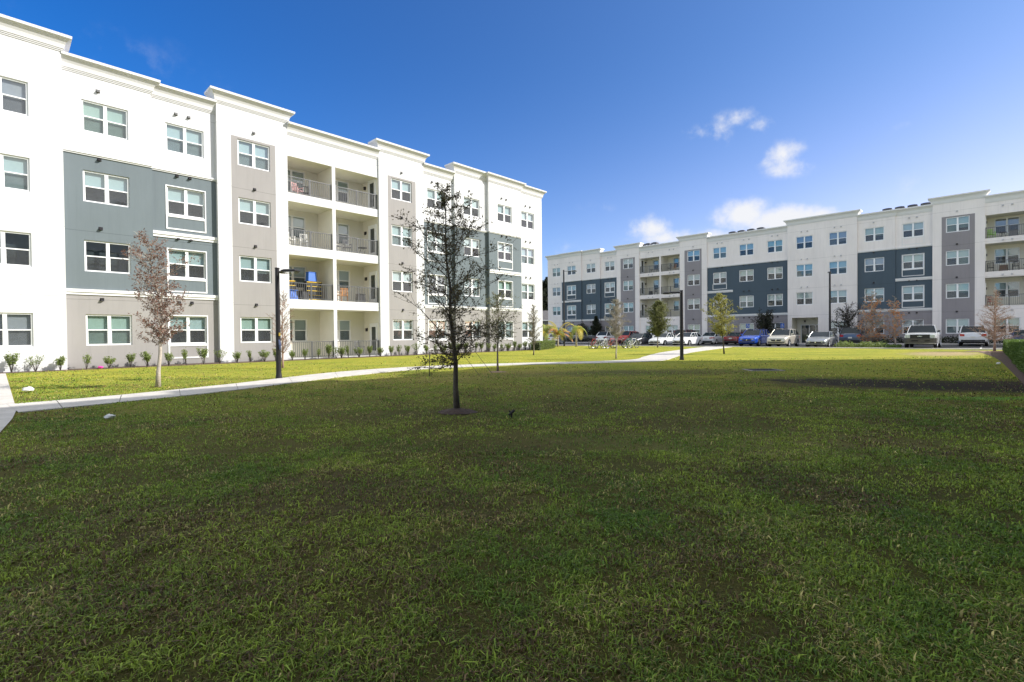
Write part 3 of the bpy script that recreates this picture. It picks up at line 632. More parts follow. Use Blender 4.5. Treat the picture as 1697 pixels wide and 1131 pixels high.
SPEC = {
 'sedan': dict(L=4.75, Wd=1.83, H=1.46, clear=.2, deck=[(0, .52, .62), (.06, .66, .78), (.35, .76, .9), (1.25, .93, .985), (1.6, .97, 1), (3.9, .98, 1), (4.4, 1.0, .97), (4.68, .95, .86), (4.75, .62, .8)], cab=[(1.25, .95), (2.05, 1.40), (3.25, 1.42), (4.15, .99)], wheels=(.9, 3.72), wr=.33),
 'hatch': dict(L=4.35, Wd=1.82, H=1.48, clear=.2, deck=[(0, .5, .62), (.06, .68, .8), (.35, .8, .9), (1.1, .97, .985), (1.5, .99, 1), (3.8, 1.02, 1), (4.15, 1.02, .95), (4.3, .95, .88), (4.35, .6, .82)], cab=[(1.05, .97), (1.95, 1.43), (3.3, 1.44), (4.12, 1.04)], wheels=(.85, 3.5), wr=.33),
 'suv': dict(L=4.65, Wd=1.88, H=1.70, clear=.26, deck=[(0, .6, .66), (.05, .85, .84), (.3, .98, .93), (1.15, 1.1, .985), (1.5, 1.12, 1), (4.0, 1.14, 1), (4.45, 1.14, .96), (4.6, 1.0, .92), (4.65, .7, .86)], cab=[(1.15, 1.1), (1.95, 1.63), (3.95, 1.65), (4.48, 1.15)], wheels=(.88, 3.68), wr=.37),
 'pickup': dict(L=5.6, Wd=2.02, H=1.88, clear=.34, deck=[(0, .75, .93), (.05, 1.12, .95), (.25, 1.18, .97), (1.5, 1.26, .99), (1.9, 1.28, 1), (4.0, 1.28, 1), (4.02, 1.28, 1), (5.55, 1.28, .99), (5.6, 1.0, .98)], cab=[(1.45, 1.25), (2.0, 1.81), (3.35, 1.83), (3.75, 1.27)], wheels=(1.0, 4.55), wr=.42),
 'box': dict(L=4.82, Wd=1.93, H=1.80, clear=.32, deck=[(0, .7, .72), (.05, .98, .88), (.3, 1.05, .95), (1.35, 1.16, .99), (1.6, 1.18, 1), (4.3, 1.2, 1), (4.6, 1.2, .97), (4.78, 1.1, .95), (4.82, .8, .92)], cab=[(1.3, 1.15), (1.95, 1.72), (4.3, 1.75), (4.66, 1.2)], wheels=(.95, 3.75), wr=.40)}
def lerp_deck(dk, x):
    for (a, za, wa), (b, zb, wb) in zip(dk, dk[1:]):
        if x <= b: t = (x-a)/max(b-a, 1e-6); return za+(zb-za)*t, wa+(wb-wa)*t
    return dk[-1][1], dk[-1][2]
def car(name, label, kind, pm, U, D, nose, black_bumper=False, grp='cars parked in the lot', yaw=0, cat=None, grille='wide'):
    S_ = SPEC[kind]; Lc, Wd, H, cl = S_['L'], S_['Wd'], S_['H'], S_['clear']; hw = Wd/2; dk = S_['deck']
    # nose 'in' points at the lawn, 'out' at the far building ; local +x = nose direction, origin centre
    ctr = W(U, D+Lc/2, .006); d = -DA if nose == 'lawn' else DA
    t = empty(name, ctr, math.atan2(d.y, d.x)+yaw, label=label, cat=cat or {'pickup': 'pickup truck', 'suv': 'suv', 'box': 'suv'}.get(kind, 'car'), group=grp)
    X = lambda x: Lc/2-x
    m = MB(); rings = []
    xs = sorted({a for a, _, _ in dk}|{x for x in np.arange(.15, Lc, .25).round(3)})
    wa, wb = S_['wheels']; wr = S_['wr']
    for x in xs:
        zd, wf = lerp_deck(dk, x); w = hw*wf; zb = cl+(.06 if x < .3 or x > Lc-.3 else 0)
        if x < .05 or x > Lc-.05: zb = cl+.12
        arch = 0
        for wx in (wa, wb):
            q = 1-((x-wx)/(wr*1.17))**2
            if q > 0: arch = max(arch, wr*1.17*math.sqrt(q)+wr-.02)
        zs = max(zb, arch); zm = max(zs+.02, (zb+zd)/2)
        half = [(0, zb), (w*.80, zb), (w*.93, zs), (w*.995, zs+.05), (w, zm), (w*.985, zd-.12), (w*.93, zd-.03), (w*.80, zd), (w*.4, zd+.02), (0, zd+.025)]
        rings.append([(X(x), a, b) for a, b in half]+[(X(x), -a, b) for a, b in half[-2:0:-1]])
    m.ring(rings, 0)
    c = S_['cab']; rw_ = hw*.74; bw = hw*.90
    (x0, z0), (x1, z1), (x2, z2), (x3, z3) = c
    # roof skin and pillars
    zr = H
    m.ring([[(X(x1+.12), -rw_*.8, zr-.02), (X(x1), -rw_, z1), (X(x2), -rw_, z2), (X(x2-.05), -rw_*.8, zr-.02)][::1]+[(X(x2-.05), rw_*.8, zr-.02), (X(x2), rw_, z2), (X(x1), rw_, z1), (X(x1+.12), rw_*.8, zr-.02)],
            [(X(x1+.25), -rw_*.6, zr), (X(x1+.2), -rw_*.7, zr), (X(x2-.2), -rw_*.7, zr), (X(x2-.25), -rw_*.6, zr)]+[(X(x2-.25), rw_*.6, zr), (X(x2-.2), rw_*.7, zr), (X(x1+.2), rw_*.7, zr), (X(x1+.25), rw_*.6, zr)]])
    for s in (-1, 1):
        m.tube([(X(x0), s*bw, z0-.03), (X((x0+x1)/2), s*(bw+rw_)/2*1.005, (z0+z1)/2+.02), (X(x1), s*rw_, z1+.01), (X(x2), s*rw_, z2+.01), (X((x2+x3)/2), s*(bw+rw_)/2, (z2+z3)/2+.02), (X(x3), s*bw*.97, z3-.02)], [.022, .022, .026, .028, .04, .06], 6)
        for f in ((.42,) if kind == 'pickup' else (.40, .76)):
            xm = x1+(x2-x1)*f; xb = x0+(x3-x0)*(.25+.5*f if kind != 'pickup' else .5); m.tube([(X(xb), s*bw*1.0, z0+.02), (X(xm), s*rw_*1.01, z1+.01)], .03 if f < .5 else .045, 4)
    if kind == 'pickup':   # open bed: inner walls
        pass
    m.build('body', pm, t, smooth=False)
    g = MB(); k_ = .985
    g.ring([[(X(x0+.02), -bw*k_, z0-.04), (X(x3-.02), -bw*k_*.97, z3-.04), (X(x3-.02), bw*k_*.97, z3-.04), (X(x0+.02), bw*k_, z0-.04)], [(X(x1+.02), -rw_*k_, z1-.01), (X(x2-.02), -rw_*k_, z2-.01), (X(x2-.02), rw_*k_, z2-.01), (X(x1+.02), rw_*k_, z1-.01)]])
    g.build('windows', M_cargl, t)
    u_ = MB(); u_.box(-Lc/2+.25, Lc/2-.25, -hw*.86, hw*.86, cl-.03, cl+.25); u_.build('underbody', M_under, t)
    for wx in (wa, wb):
        for s in (-1, 1):
            w_ = MB(); yc = s*(hw-.12); pr = [(wr*.62, -.11), (wr*.93, -.11), (wr, -.07), (wr, .07), (wr*.93, .11), (wr*.62, .11)]
            rg = []
            for j in range(20): a = 2*math.pi*j/20; rg.append([(X(wx)+r_*math.cos(a), yc+yy, wr+r_*math.sin(a)) for r_, yy in pr])
            rg.append(rg[0]); w_.ring(rg, 0, cap=False)
            wh = w_.build('wheel', M_tyre, t, smooth=True)
            r2 = MB(); r2.cyl((X(wx), yc+s*.03, wr), wr*.63, .10, 'y', 16, 0)
            for j in range(5):
                a = 2*math.pi*j/5+.3; r2.tube([(X(wx), yc+s*.09, wr), (X(wx)+wr*.6*math.cos(a), yc+s*.085, wr+wr*.6*math.sin(a))], [.06, .04], 4, 1)
            r2.build('rim', [M_under if kind != 'pickup' else M_rim, M_rim], wh)
    zf, _ = lerp_deck(dk, .06)
    # lamps
    for s in (-1, 1):
        m = MB(); xw = lambda x: hw*lerp_deck(dk, x)[1]
        if kind == 'pickup':
            m.ring([[(X(-.015), s*.62, .86), (X(-.015), s*.90, .86), (X(-.015), s*.90, 1.10), (X(-.015), s*.62, 1.10)], [(X(.2), s*.62, .86), (X(.2), s*.965, .86), (X(.2), s*.965, 1.12), (X(.2), s*.62, 1.12)]][::s])
        else:
            zl = zf-.17
            m.ring([[(X(-.012), s*(xw(0)*.62), zl), (X(-.0), s*(xw(0)*1.0), zl+.02), (X(.0), s*(xw(0)*1.0), zl+.11), (X(-.012), s*(xw(0)*.62), zl+.09)], [(X(.5), s*hw*.6, zl+.08), (X(.5), s*(hw*.965), zl+.10), (X(.5), s*(hw*.95), zl+.22), (X(.5), s*hw*.6, zl+.2)]][::s])
        m.build('headlight', M_lamp, t)
        m = MB(); zt = lerp_deck(dk, Lc-.12)[0]
        if kind in ('suv', 'box'): m.ring([[(X(Lc+.012), s*hw*.56, zt-.26), (X(Lc+.012), s*hw*.87, zt-.26), (X(Lc+.012), s*hw*.87, zt-.04), (X(Lc+.012), s*hw*.56, zt-.08)], [(X(Lc-.3), s*hw*.56, zt-.22), (X(Lc-.3), s*hw*.985, zt-.22), (X(Lc-.3), s*hw*.985, zt-.06), (X(Lc-.3), s*hw*.56, zt-.08)]][::-s])
        else: m.ring([[(X(Lc+.012), s*hw*.45, zt-.24), (X(Lc+.012), s*hw*.80, zt-.24), (X(Lc+.012), s*hw*.80, zt-.09), (X(Lc+.012), s*hw*.45, zt-.12)], [(X(Lc-.32), s*hw*.45, zt-.22), (X(Lc-.32), s*hw*.985, zt-.20), (X(Lc-.32), s*hw*.985, zt-.10), (X(Lc-.32), s*hw*.45, zt-.10)]][::-s])
        m.build('taillight', M_red, t)
        m = MB(); ym = bw+.02; m.ring([[(X(x0+.28), s*ym, z0+.03), (X(x0+.28), s*(ym+.19), z0+.06), (X(x0+.28), s*(ym+.2), z0+.19), (X(x0+.28), s*(ym+.03), z0+.17)], [(X(x0+.42), s*ym, z0+.04), (X(x0+.42), s*(ym+.17), z0+.07), (X(x0+.42), s*(ym+.18), z0+.17), (X(x0+.42), s*(ym+.03), z0+.15)]][::s])
        m.build('side_mirror', M_black if kind in ('pickup',) or black_bumper else pm, t)
        m = MB(); 
        for hx in ((.44, .68) if kind != 'pickup' else (.5,)):
            xx = x0+(x3-x0)*hx; m.box(X(xx)-.09, X(xx)+.09, s*(hw*.995)-.015, s*(hw*.995)+.02, z0-.2, z0-.17)
        m.build('door_handle', pm, t)
    m = MB()
    if kind == 'pickup':
        m.box(X(-.02), X(.1), -.60, .60, .84, 1.11); gr = m.build('grille', M_black, t)
        m = MB(); 
        for zz in (.90, 1.05): m.box(X(-.035), X(0), -.58, .58, zz-.008, zz+.008)
        m.build('grille_bar', M_black, gr)
        m = MB(); q = X(-.06)   # plain bow tie shaped badge
        m.ring([[(q, y_, z_) for y_, z_ in ((-.17, .945), (-.05, .955), (-.05, .935), (.07, .935), (.07, .955), (.17, .965), (.15, 1.005), (.05, .995), (.05, 1.015), (-.07, 1.015), (-.07, .995), (-.15, .985))], [(q+.05, y_, z_) for y_, z_ in ((-.17, .945), (-.05, .955), (-.05, .935), (.07, .935), (.07, .955), (.17, .965), (.15, 1.005), (.05, .995), (.05, 1.015), (-.07, 1.015), (-.07, .995), (-.15, .985))]]); m.build('emblem', M_chrome, gr)
        m = MB(); m.ring([[(X(-.14), -.80, .46), (X(-.14), .80, .46), (X(-.14), .80, .80), (X(-.14), -.80, .80)], [(X(.02), -1.0, .44), (X(.02), 1.0, .44), (X(.02), 1.0, .84), (X(.02), -1.0, .84)], [(X(.5), -1.02, .5), (X(.5), 1.02, .5), (X(.5), 1.02, .78), (X(.5), -1.02, .78)]])
        bp_ = m.build('bumper', mat('bumper_grey', (.06, .055, .05), .6, nscale=6, namt=.3), t)
        m = MB(); m.box(X(-.155), X(-.12), -.5, -.1, .58, .66); m.box(X(-.155), X(-.12), .3, .6, .58, .66); m.build('bumper_slot', M_under, bp_)
    else:
        zg = zf-.13; w_ = hw*.5 if grille == 'wide' else hw*.38
        m.ring([[(X(-.02), -w_, zg), (X(-.02), w_, zg), (X(-.02), w_*.8, zg-.17), (X(-.02), -w_*.8, zg-.17)], [(X(.15), -w_, zg), (X(.15), w_, zg), (X(.15), w_*.8, zg-.17), (X(.15), -w_*.8, zg-.17)]]); gr = m.build('grille', M_black, t)
        m = MB(); m.cyl((X(-.025), 0, zg-.06), .06, .02, 'x', 10); m.build('emblem', M_chrome, gr)
        m = MB(); m.box(X(-.015), X(.1), -hw*.55, hw*.55, cl+.14, cl+.25)
        for s in (-1, 1): m.box(X(-.01), X(.2), s*hw*.66-.09, s*hw*.66+.09, cl+.15, cl+.27)
        m.build('lower_intake', M_black, t)
    # tail: plate, bumper strip, rear badge
    zt = lerp_deck(dk, Lc-.12)[0]
    m = MB(); m.box(X(Lc+.012), X(Lc-.1), -.16, .16, zt-.30 if kind in ('sedan', 'hatch') else zt-.42, zt-.15 if kind in ('sedan', 'hatch') else zt-.27); m.build('licence_plate', M_plate, t)
    m = MB(); m.box(X(Lc+.02), X(Lc-.3), -hw*.8, hw*.8, cl+.10, cl+.26); m.build('rear_bumper_trim', M_black, t)
    if kind in ('suv', 'box'):
        for s in (-1, 1):
            m = MB(); m.tube([(X(x1+.3), s*rw_*.86, zr-.03), (X(x1+.4), s*rw_*.86, zr+.05), (X(x2-.3), s*rw_*.86, zr+.05), (X(x2-.15), s*rw_*.86, zr-.03)], .018, 5); m.build('roof_rail', M_black, t)
    return t
P_white = paint('paint_white', (.78, .79, .80), 0, .3); P_black = paint('paint_black', (.02, .022, .03)); P_blue = paint('paint_blue', (.01, .085, .55), .35, .25); P_beige = paint('paint_champagne', (.60, .56, .49), .4); P_silver = paint('paint_silver', (.38, .40, .42), .6)
P_maroon = paint('paint_maroon', (.16, .015, .02)); P_dgrey = paint('paint_dark_grey', (.10, .12, .155), .5); P_navy = paint('paint_navy', (.012, .03, .14), .4); P_red = paint('paint_red', (.45, .03, .025)); P_lsilver = paint('paint_light_silver', (.6, .63, .68), .4); P_pale = paint('paint_pale_white', (.68, .69, .70), .1)
NOSE = 50.35; REAR = 58.7
car('parked_car', 'black sedan facing the lawn beside the rack of bicycles', 'sedan', P_black, -29.7, NOSE, 'lawn')
car('parked_car', 'white sedan facing the lawn between the black sedan and the white hatchback', 'sedan', P_white, -26.6, NOSE-.1, 'lawn')
car('parked_car', 'white hatchback facing the lawn, partly behind the lamp post', 'hatch', P_white, -23.9, NOSE+.1, 'lawn')
car('parked_car', 'bright blue crossover facing the lawn behind the yellow green tree', 'suv', P_blue, -17.3, NOSE+1.2, 'lawn')
car('parked_car', 'champagne suv facing the lawn to the right of the blue one', 'suv', P_beige, -14.3, NOSE, 'lawn')
car('parked_car', 'silver sedan facing the lawn at the right of the champagne suv', 'sedan', P_silver, -11.05, NOSE-.2, 'lawn')
car('pickup_truck', 'white pickup truck with black grille facing the lawn near the right edge', 'pickup', P_pale, -3.9, NOSE-.25, 'lawn')
car('parked_car', 'dark grey car at the right edge, half hidden behind the hedge', 'sedan', P_dgrey, 2.75, NOSE, 'lawn')
car('parked_car', 'light silver sedan seen from behind past the palms on the left', 'sedan', P_lsilver, -47.2, 56.5, 'far', yaw=R(25))
car('parked_car', 'white suv seen from behind, left of the bicycles', 'suv', P_white, -39.2, REAR, 'far')
car('parked_car', 'red suv parked behind the bicycles', 'suv', P_red, -35.6, REAR, 'far')
car('parked_car', 'dark red suv hidden behind the white hatchback, only its roof showing', 'box', P_maroon, -27.7, REAR, 'far')
car('parked_car', 'white sedan seen from behind, right of the white hatchback', 'sedan', P_pale, -24.35, REAR, 'far')
car('parked_car', 'maroon sedan seen from behind, left of the blue crossover', 'sedan', P_maroon, -21.5, REAR, 'far')
car('parked_car', 'dark grey suv seen from behind, right of the silver sedan', 'box', P_dgrey, -9.7, REAR-1.4, 'far')
car('parked_car', 'white suv with roof rails seen from behind, right of the pickup truck', 'box', P_pale, -1.0, REAR, 'far', black_bumper=True)
car('parked_car', 'dark blue sedan facing the lawn at the right edge, behind the bare tree', 'sedan', P_navy, 2.3, REAR, 'lawn')

# ------------------------------------------------------------------ trees
LEAFM = {}
def leafmat(name, c1, c2, trans=.35):
    if name in LEAFM: return LEAFM[name]
    m = bpy.data.materials.new(name); m.use_nodes = True; t = m.node_tree; b = t.nodes['Principled BSDF']; b.inputs['Roughness'].default_value = .55; b.inputs['Specular IOR Level'].default_value = .3
    c = t.nodes.new('ShaderNodeTexCoord'); n = t.nodes.new('ShaderNodeTexNoise'); n.inputs['Scale'].default_value = 3.5; n.inputs['Detail'].default_value = 8; n.inputs['Roughness'].default_value = .8; t.links.new(c.outputs['Object'], n.inputs[0])
    r = t.nodes.new('ShaderNodeMapRange'); r.inputs[1].default_value = .35; r.inputs[2].default_value = .65; t.links.new(n.outputs[0], r.inputs[0])
    x = t.nodes.new('ShaderNodeMixRGB'); t.links.new(r.outputs[0], x.inputs[0]); x.inputs[1].default_value = (*c1, 1); x.inputs[2].default_value = (*c2, 1); t.links.new(x.outputs[0], b.inputs['Base Color'])
    tr = t.nodes.new('ShaderNodeBsdfTranslucent'); t.links.new(x.outputs[0], tr.inputs[0]); ms = t.nodes.new('ShaderNodeMixShader'); ms.inputs[0].default_value = trans
    t.links.new(b.outputs[0], ms.inputs[1]); t.links.new(tr.outputs[0], ms.inputs[2]); t.links.new(ms.outputs[0], t.nodes['Material Output'].inputs[0]); LEAFM[name] = m; return m
M_bark = mat('bark_grey', (.20, .17, .14), .9, nscale=9, namt=.4, bump=.8, bscale=30); M_barkd = mat('bark_dark', (.055, .045, .038), .9, nscale=12, namt=.4, bump=.8, bscale=30); M_barkt = mat('bark_oak', (.10, .082, .065), .9, nscale=12, namt=.4, bump=.8, bscale=30); M_barkp = mat('bark_pale', (.42, .37, .31), .9, nscale=7, namt=.3, bump=.6, bscale=30)
def leaf(mb, p, d, sz, rnd, mi=0):
    a = d.normalized(); s_ = a.cross(Vector((rnd.uniform(-1, 1), rnd.uniform(-1, 1), rnd.uniform(-1, 1)))).normalized()
    l = sz*rnd.uniform(.7, 1.3); w = l*.28
    mb.poly([p, p+a*l*.45+s_*w, p+a*l, p+a*l*.45-s_*w], mi)
def tree(name, label, base, top, r0, prof, nb, leafm, barkm, seed, leaves_per=30, lsz=.04, elev=35, twig=5, h0=.25, lean=None, clump=.0, group=None, kink=.12, sub=True, cat='tree', mul=1.0):
    """prof: function t(0..1)->crown radius in metres"""
    rnd = random.Random(seed); root = empty(name, base, 0, label=label, cat=cat, group=group)
    top = Vector(top)-Vector(base); H_ = top.z; tr = MB(); lf = MB()
    n = 9; pts = []; 
    for i in range(n+1):
        t = i/n; p = top*t; 
        if lean: p += Vector(lean)*math.sin(t*math.pi)
        if 0 < i < n: p += Vector((rnd.uniform(-1, 1), rnd.uniform(-1, 1), 0))*H_*.008
        pts.append(p)
    rad = [r0*(1-.93*(i/n)**.85) for i in range(n+1)]; rad[0] = r0*1.25
    pts[0] = pts[0]+Vector((0, 0, -.05))
    tr.tube(pts, rad, 8)
    def at(t): 
        i = min(int(t*n), n-1); return pts[i].lerp(pts[i+1], t*n-i)
    def add_leaves(p, d, k, spread):
        for _ in range(k):
            q = p+Vector((rnd.gauss(0, 1), rnd.gauss(0, 1), rnd.gauss(0, 1)))*spread
            dd = Vector((rnd.gauss(0, 1), rnd.gauss(0, 1), rnd.gauss(0, .8)))+d*.5
            leaf(lf, q, dd, lsz, rnd)
    ga = rnd.random()*6
    for b in range(nb):
        t = h0+(1-h0)*((b+rnd.random()*.8)/nb)**1.3; t = min(t, .985); ga += 2.4+rnd.uniform(-.4, .4)
        rr_ = prof((t-h0)/(1-h0))*rnd.uniform(.62, 1.12)
        if rr_ < .05: rr_ = .05
        el = R(elev+rnd.uniform(-14, 16)); p = at(t); d = Vector((math.cos(ga)*math.cos(el), math.sin(ga)*math.cos(el), math.sin(el)))
        segs = 5; bp = [p]; sl = rr_/segs
        for s in range(segs):
            d = (d+Vector((rnd.uniform(-1, 1), rnd.uniform(-1, 1), rnd.uniform(-.7, .9)))*kink*1.6).normalized(); bp.append(bp[-1]+d*sl)
        br = r0*.25*(1-t*.5)*min(1, rr_/.7)
        tr.tube(bp, [max(br*(1-.8*i/segs), .0022*mul) for i in range(segs+1)], 4, cap=False)
        if sub:
            for s in range(1, segs+1):
                for _ in range(twig if s < segs else twig+1):
                    q0 = bp[s].lerp(bp[s-1], rnd.random()); dd = (d*.7+Vector((rnd.uniform(-1, 1), rnd.uniform(-1, 1), rnd.uniform(-.6, 1)))).normalized(); ll = rr_*rnd.uniform(.12, .36)
                    mid = q0+dd*ll*.5+Vector((rnd.uniform(-1, 1), rnd.uniform(-1, 1), rnd.uniform(-1, 1)))*ll*.08; q1 = q0+dd*ll
                    tr.tube([q0, mid, q1], [.0035*mul, .0028*mul, .0015*mul], 3, cap=False)
                    if leaves_per:
                        if rnd.random() < clump+max(0, t-.7)*1.2: continue
                        for f in range(leaves_per): 
                            qq = q0.lerp(q1, rnd.random()**.7); add_leaves(qq, dd, 1, .018*mul)
    tr.build('trunk', barkm, root, smooth=True)
    if lf.f: lf.build('crown', leafm, root)
    return root
L_oak = leafmat('leaf_oak_dark', (.045, .06, .022), (.095, .105, .035)); L_red = leafmat('leaf_russet', (.16, .07, .055), (.25, .14, .09), .3); L_olive = leafmat('leaf_olive', (.12, .14, .05), (.24, .25, .10)); L_yel = leafmat('leaf_yellow_green', (.30, .31, .07), (.46, .42, .13)); L_org = leafmat('leaf_orange', (.62, .24, .08), (.70, .38, .18)); L_dark = leafmat('leaf_dark', (.02, .028, .016), (.05, .06, .03)); L_grey = leafmat('leaf_greyed', (.22, .21, .15), (.36, .33, .25)); L_shrub = leafmat('leaf_shrub', (.13, .19, .05), (.26, .31, .10), .3); L_hedge = leafmat('leaf_hedge', (.07, .13, .025), (.16, .24, .05), .3)
L_oakv = leafmat('leaf_oak_mixed', (.10, .12, .04), (.20, .13, .075), .3)
def oakprof(t): return (.42+.75*math.sin(min(1, t*1.9)*math.pi*.5)*(1-t)**.75) if t < .9 else .22
def band(r, tp, lo=.75, end=.15):     # columnar crown: r to height tp, then tapering
    return lambda t: r*(lo+(1-lo)*min(1, t*5)) if t < tp else r*(1-(t-tp)/(1-tp))**.8+end*.6
tree('young_oak', 'young small leaved oak in the middle of the near lawn', (-1.02, 9.1, 0), (-1.22, 9.12, 4.1), .055, band(1.2, .5, .85, .12), 60, L_oakv, M_barkt, 11, leaves_per=6, lsz=.040, elev=24, twig=5, h0=.21, clump=.12, kink=.33)
tree('young_maple', 'leaning young tree with russet leaves in front of the ground floor windows', (-10.25, 14.34, 0), (-10.65, 14.5, 4.25), .062, band(.95, .6, .7, .45), 58, L_red, M_barkp, 4, leaves_per=7, lsz=.05, elev=42, twig=4, h0=.28, lean=(.26, 0, 0), clump=.2, kink=.16)
tree('young_oak', 'small sparse olive tree just beyond the curving path', (-.55, 18.87, 0), (-.5, 18.9, 2.95), .042, band(1.0, .35, .8, .3), 44, L_olive, M_bark, 8, leaves_per=4, lsz=.05, elev=36, twig=4, h0=.34, clump=.25, kink=.16)
tree('bare_tree', 'thin bare grey tree by the right end of the sunlit building', (1.46, 33.9, 0), (1.5, 33.9, 3.4), .045, band(.85, .3), 54, L_grey, M_bark, 15, leaves_per=2, lsz=.06, elev=48, twig=4, h0=.2, clump=.3, mul=2.2)
tree('bare_tree', 'slim leafless tree right behind the near lamp post', (-10.5, 22.7, 0), (-10.45, 22.7, 3.5), .05, band(.8, .3), 54, L_grey, mat('bark_brown', (.33, .22, .17), .9, nscale=9), 16, leaves_per=1, lsz=.04, elev=48, twig=4, h0=.16, clump=.6, mul=2.2)
tree('bare_tree', 'slender leafless grey tree standing in front of the bicycles', (5.86, 27.97, 0), (5.9, 28.0, 3.35), .045, band(.72, .4), 74, L_grey, M_barkp, 17, leaves_per=4, lsz=.045, elev=36, twig=5, h0=.34, clump=.3, mul=2)
tree('conical_tree', 'dense conical olive tree in front of the white sedans', (14.33, 48.83, 0), (14.4, 48.8, 4.5), .06, lambda t: max(.2, 1.5*math.sin((.16+.84*t)*math.pi)**.7*(1-t*.3)), 100, L_olive, M_bark, 18, leaves_per=11, lsz=.10, elev=46, twig=4, h0=.24, clump=.05, mul=2)
tree('young_elm', 'yellow green tree on the sunny lawn left of the blue crossover', (14.06, 32.9, 0), (13.75, 32.9, 3.9), .05, band(1.25, .35, .7, .3), 60, L_yel, M_barkd, 19, leaves_per=8, lsz=.07, elev=30, twig=4, h0=.30, clump=.2, mul=1.5, kink=.16)
tree('bare_cypress', 'leafless conical brownish tree by the end of the hedge', (31.68, 32.59, 0), (31.75, 32.6, 4.25), .065, lambda t: max(.08, 1.35*(1-t)**.85), 96, L_grey, mat('bark_brown', (.33, .22, .17), .9, nscale=9), 20, leaves_per=1, lsz=.05, elev=25, twig=4, h0=.16, clump=.6, mul=2.4)
p = W(-8.1, 57.7); tree('cypress', 'rust orange cypress in front of the far facade, left of a second one', (p.x, p.y, 0), (p.x+.1, p.y, 5.2), .085, lambda t: max(.3, 2.3*(1-t)**.6*(.6+.4*t)), 60, L_org, M_barkp, 21, leaves_per=5, lsz=.13, elev=14, twig=5, h0=.10, clump=.78, mul=4.5, kink=.17)
p = W(-6.3, 57.9); tree('cypress', 'thinner rust orange cypress close to the left side of the pickup truck', (p.x, p.y, 0), (p.x, p.y, 4.6), .075, lambda t: max(.3, 1.3*(1-t)**.5), 36, L_org, M_barkp, 22, leaves_per=4, lsz=.13, elev=28, twig=4, h0=.16, clump=.7, mul=4, kink=.17)
p = W(-19.6, 64.9); tree('crape_myrtle', 'dark spreading shrub tree between the blue crossover and the champagne suv', (p.x, p.y, .1), (p.x, p.y, 3.3), .09, lambda t: 2.3*(1-t*.45), 50, L_dark, M_barkd, 23, leaves_per=4, lsz=.17, elev=42, twig=4, h0=.08, clump=.3, mul=5, kink=.25)
p = W(-11.2, 65.0); tree('crape_myrtle', 'dark spreading shrub tree behind the tall slim lamp post', (p.x, p.y, .1), (p.x, p.y, 3.4), .08, lambda t: 2.4*(1-t*.35), 46, L_dark, M_barkd, 24, leaves_per=2, lsz=.14, elev=42, twig=4, h0=.12, clump=.4, mul=5, kink=.25)
p = W(-45.1, 66.3); tree('magnolia', 'small dark conical evergreen against the far facade, left of the white suv', (p.x, p.y, .1), (p.x, p.y, 4.1), .07, lambda t: max(.15, 1.25*(1-t)**.9), 60, L_dark, M_barkd, 25, leaves_per=12, lsz=.16, elev=20, twig=4, h0=.25, clump=.1, mul=3)
# topiary ball
def ball_shrub(name, label, p, r, z, n, m, seed, stem=True, lsz=.09, flat=1.0, cat='shrub', group=None):
    rnd = random.Random(seed); root = empty(name, p, 0, label=label, cat=cat, group=group); lf = MB()
    for _ in range(n):
        d = Vector((rnd.gauss(0, 1), rnd.gauss(0, 1), rnd.gauss(0, 1))).normalized(); q = d*r*(rnd.random()**.35)*(1+.12*mnoise.noise(d*3)); q.z = q.z*flat+z
        leaf(lf, q, d+Vector((rnd.uniform(-1, 1), rnd.uniform(-1, 1), rnd.uniform(-.5, 1))), lsz, rnd)
    lf.build('foliage', m, root)
    if stem:
        m2 = MB(); m2.tube([(0, 0, -.03), (.02, 0, z*.5), (0, 0, z)], [.05, .04, .03], 6); m2.build('stem', M_barkd, root)
    return root
p = W(-47.8, 66.2); ball_shrub('topiary', 'dark clipped ball shrub against the far grey wall behind the arching palm', (p.x, p.y, .1), 1.0, 2.0, 1400, L_dark, 30, lsz=.16)
# background trees and house in the gap
def big_tree(label, x, y, h, r, seed):
    tree('oak_tree', label, (x, y, 0), (x+.3, y, h), .35, lambda t: r*(.55+.6*math.sin(min(1, t*1.6)*math.pi*.6))*(1-t*.6), 46, L_dark if seed % 2 else L_olive, M_barkd, seed, leaves_per=26, lsz=.5, elev=30, twig=4, h0=.2, clump=.1, mul=9, group='trees beyond the buildings')
big_tree('dark oak behind the gap between the two buildings', 8.2, 122, 13.5, 5.5, 41)
big_tree('paler oak left of the dark oak behind the gap', 1.0, 130, 12, 5.0, 42)
def house():
    t = empty('house', (8.6, 104, 0), R(4), label='small grey house with a low dark roof in the gap between the buildings', cat='house')
    m = MB(); m.box(-7, 7, 0, 9, 0, 4.4); m.build('wall', mat('house_grey', (.24, .24, .23), .8, nscale=2), t)
    m = MB(); m.ring([[(-7.6, -.6, 4.4), (-7.6, 9.6, 4.4), (-7.6, 4.5, 6.6)], [(7.6, -.6, 4.4), (7.6, 9.6, 4.4), (7.6, 4.5, 6.6)]]); m.build('roof', mat('shingle_grey', (.10, .095, .095), .9, nscale=4, namt=.3), t)
    m = MB(); m.box(-7.6, 7.6, -.72, -.6, 4.2, 4.42); m.build('fascia', M_trim, t)
    for x in (-4, 0, 4):
        m = MB(); m.box(x-.6, x+.6, -.04, .02, 1.4, 2.9); f = m.build('window', M_frame, t)
        m = MB(); m.box(x-.5, x+.5, -.06, -.035, 1.5, 2.8); m.build('pane', M_dglass, f)
house()
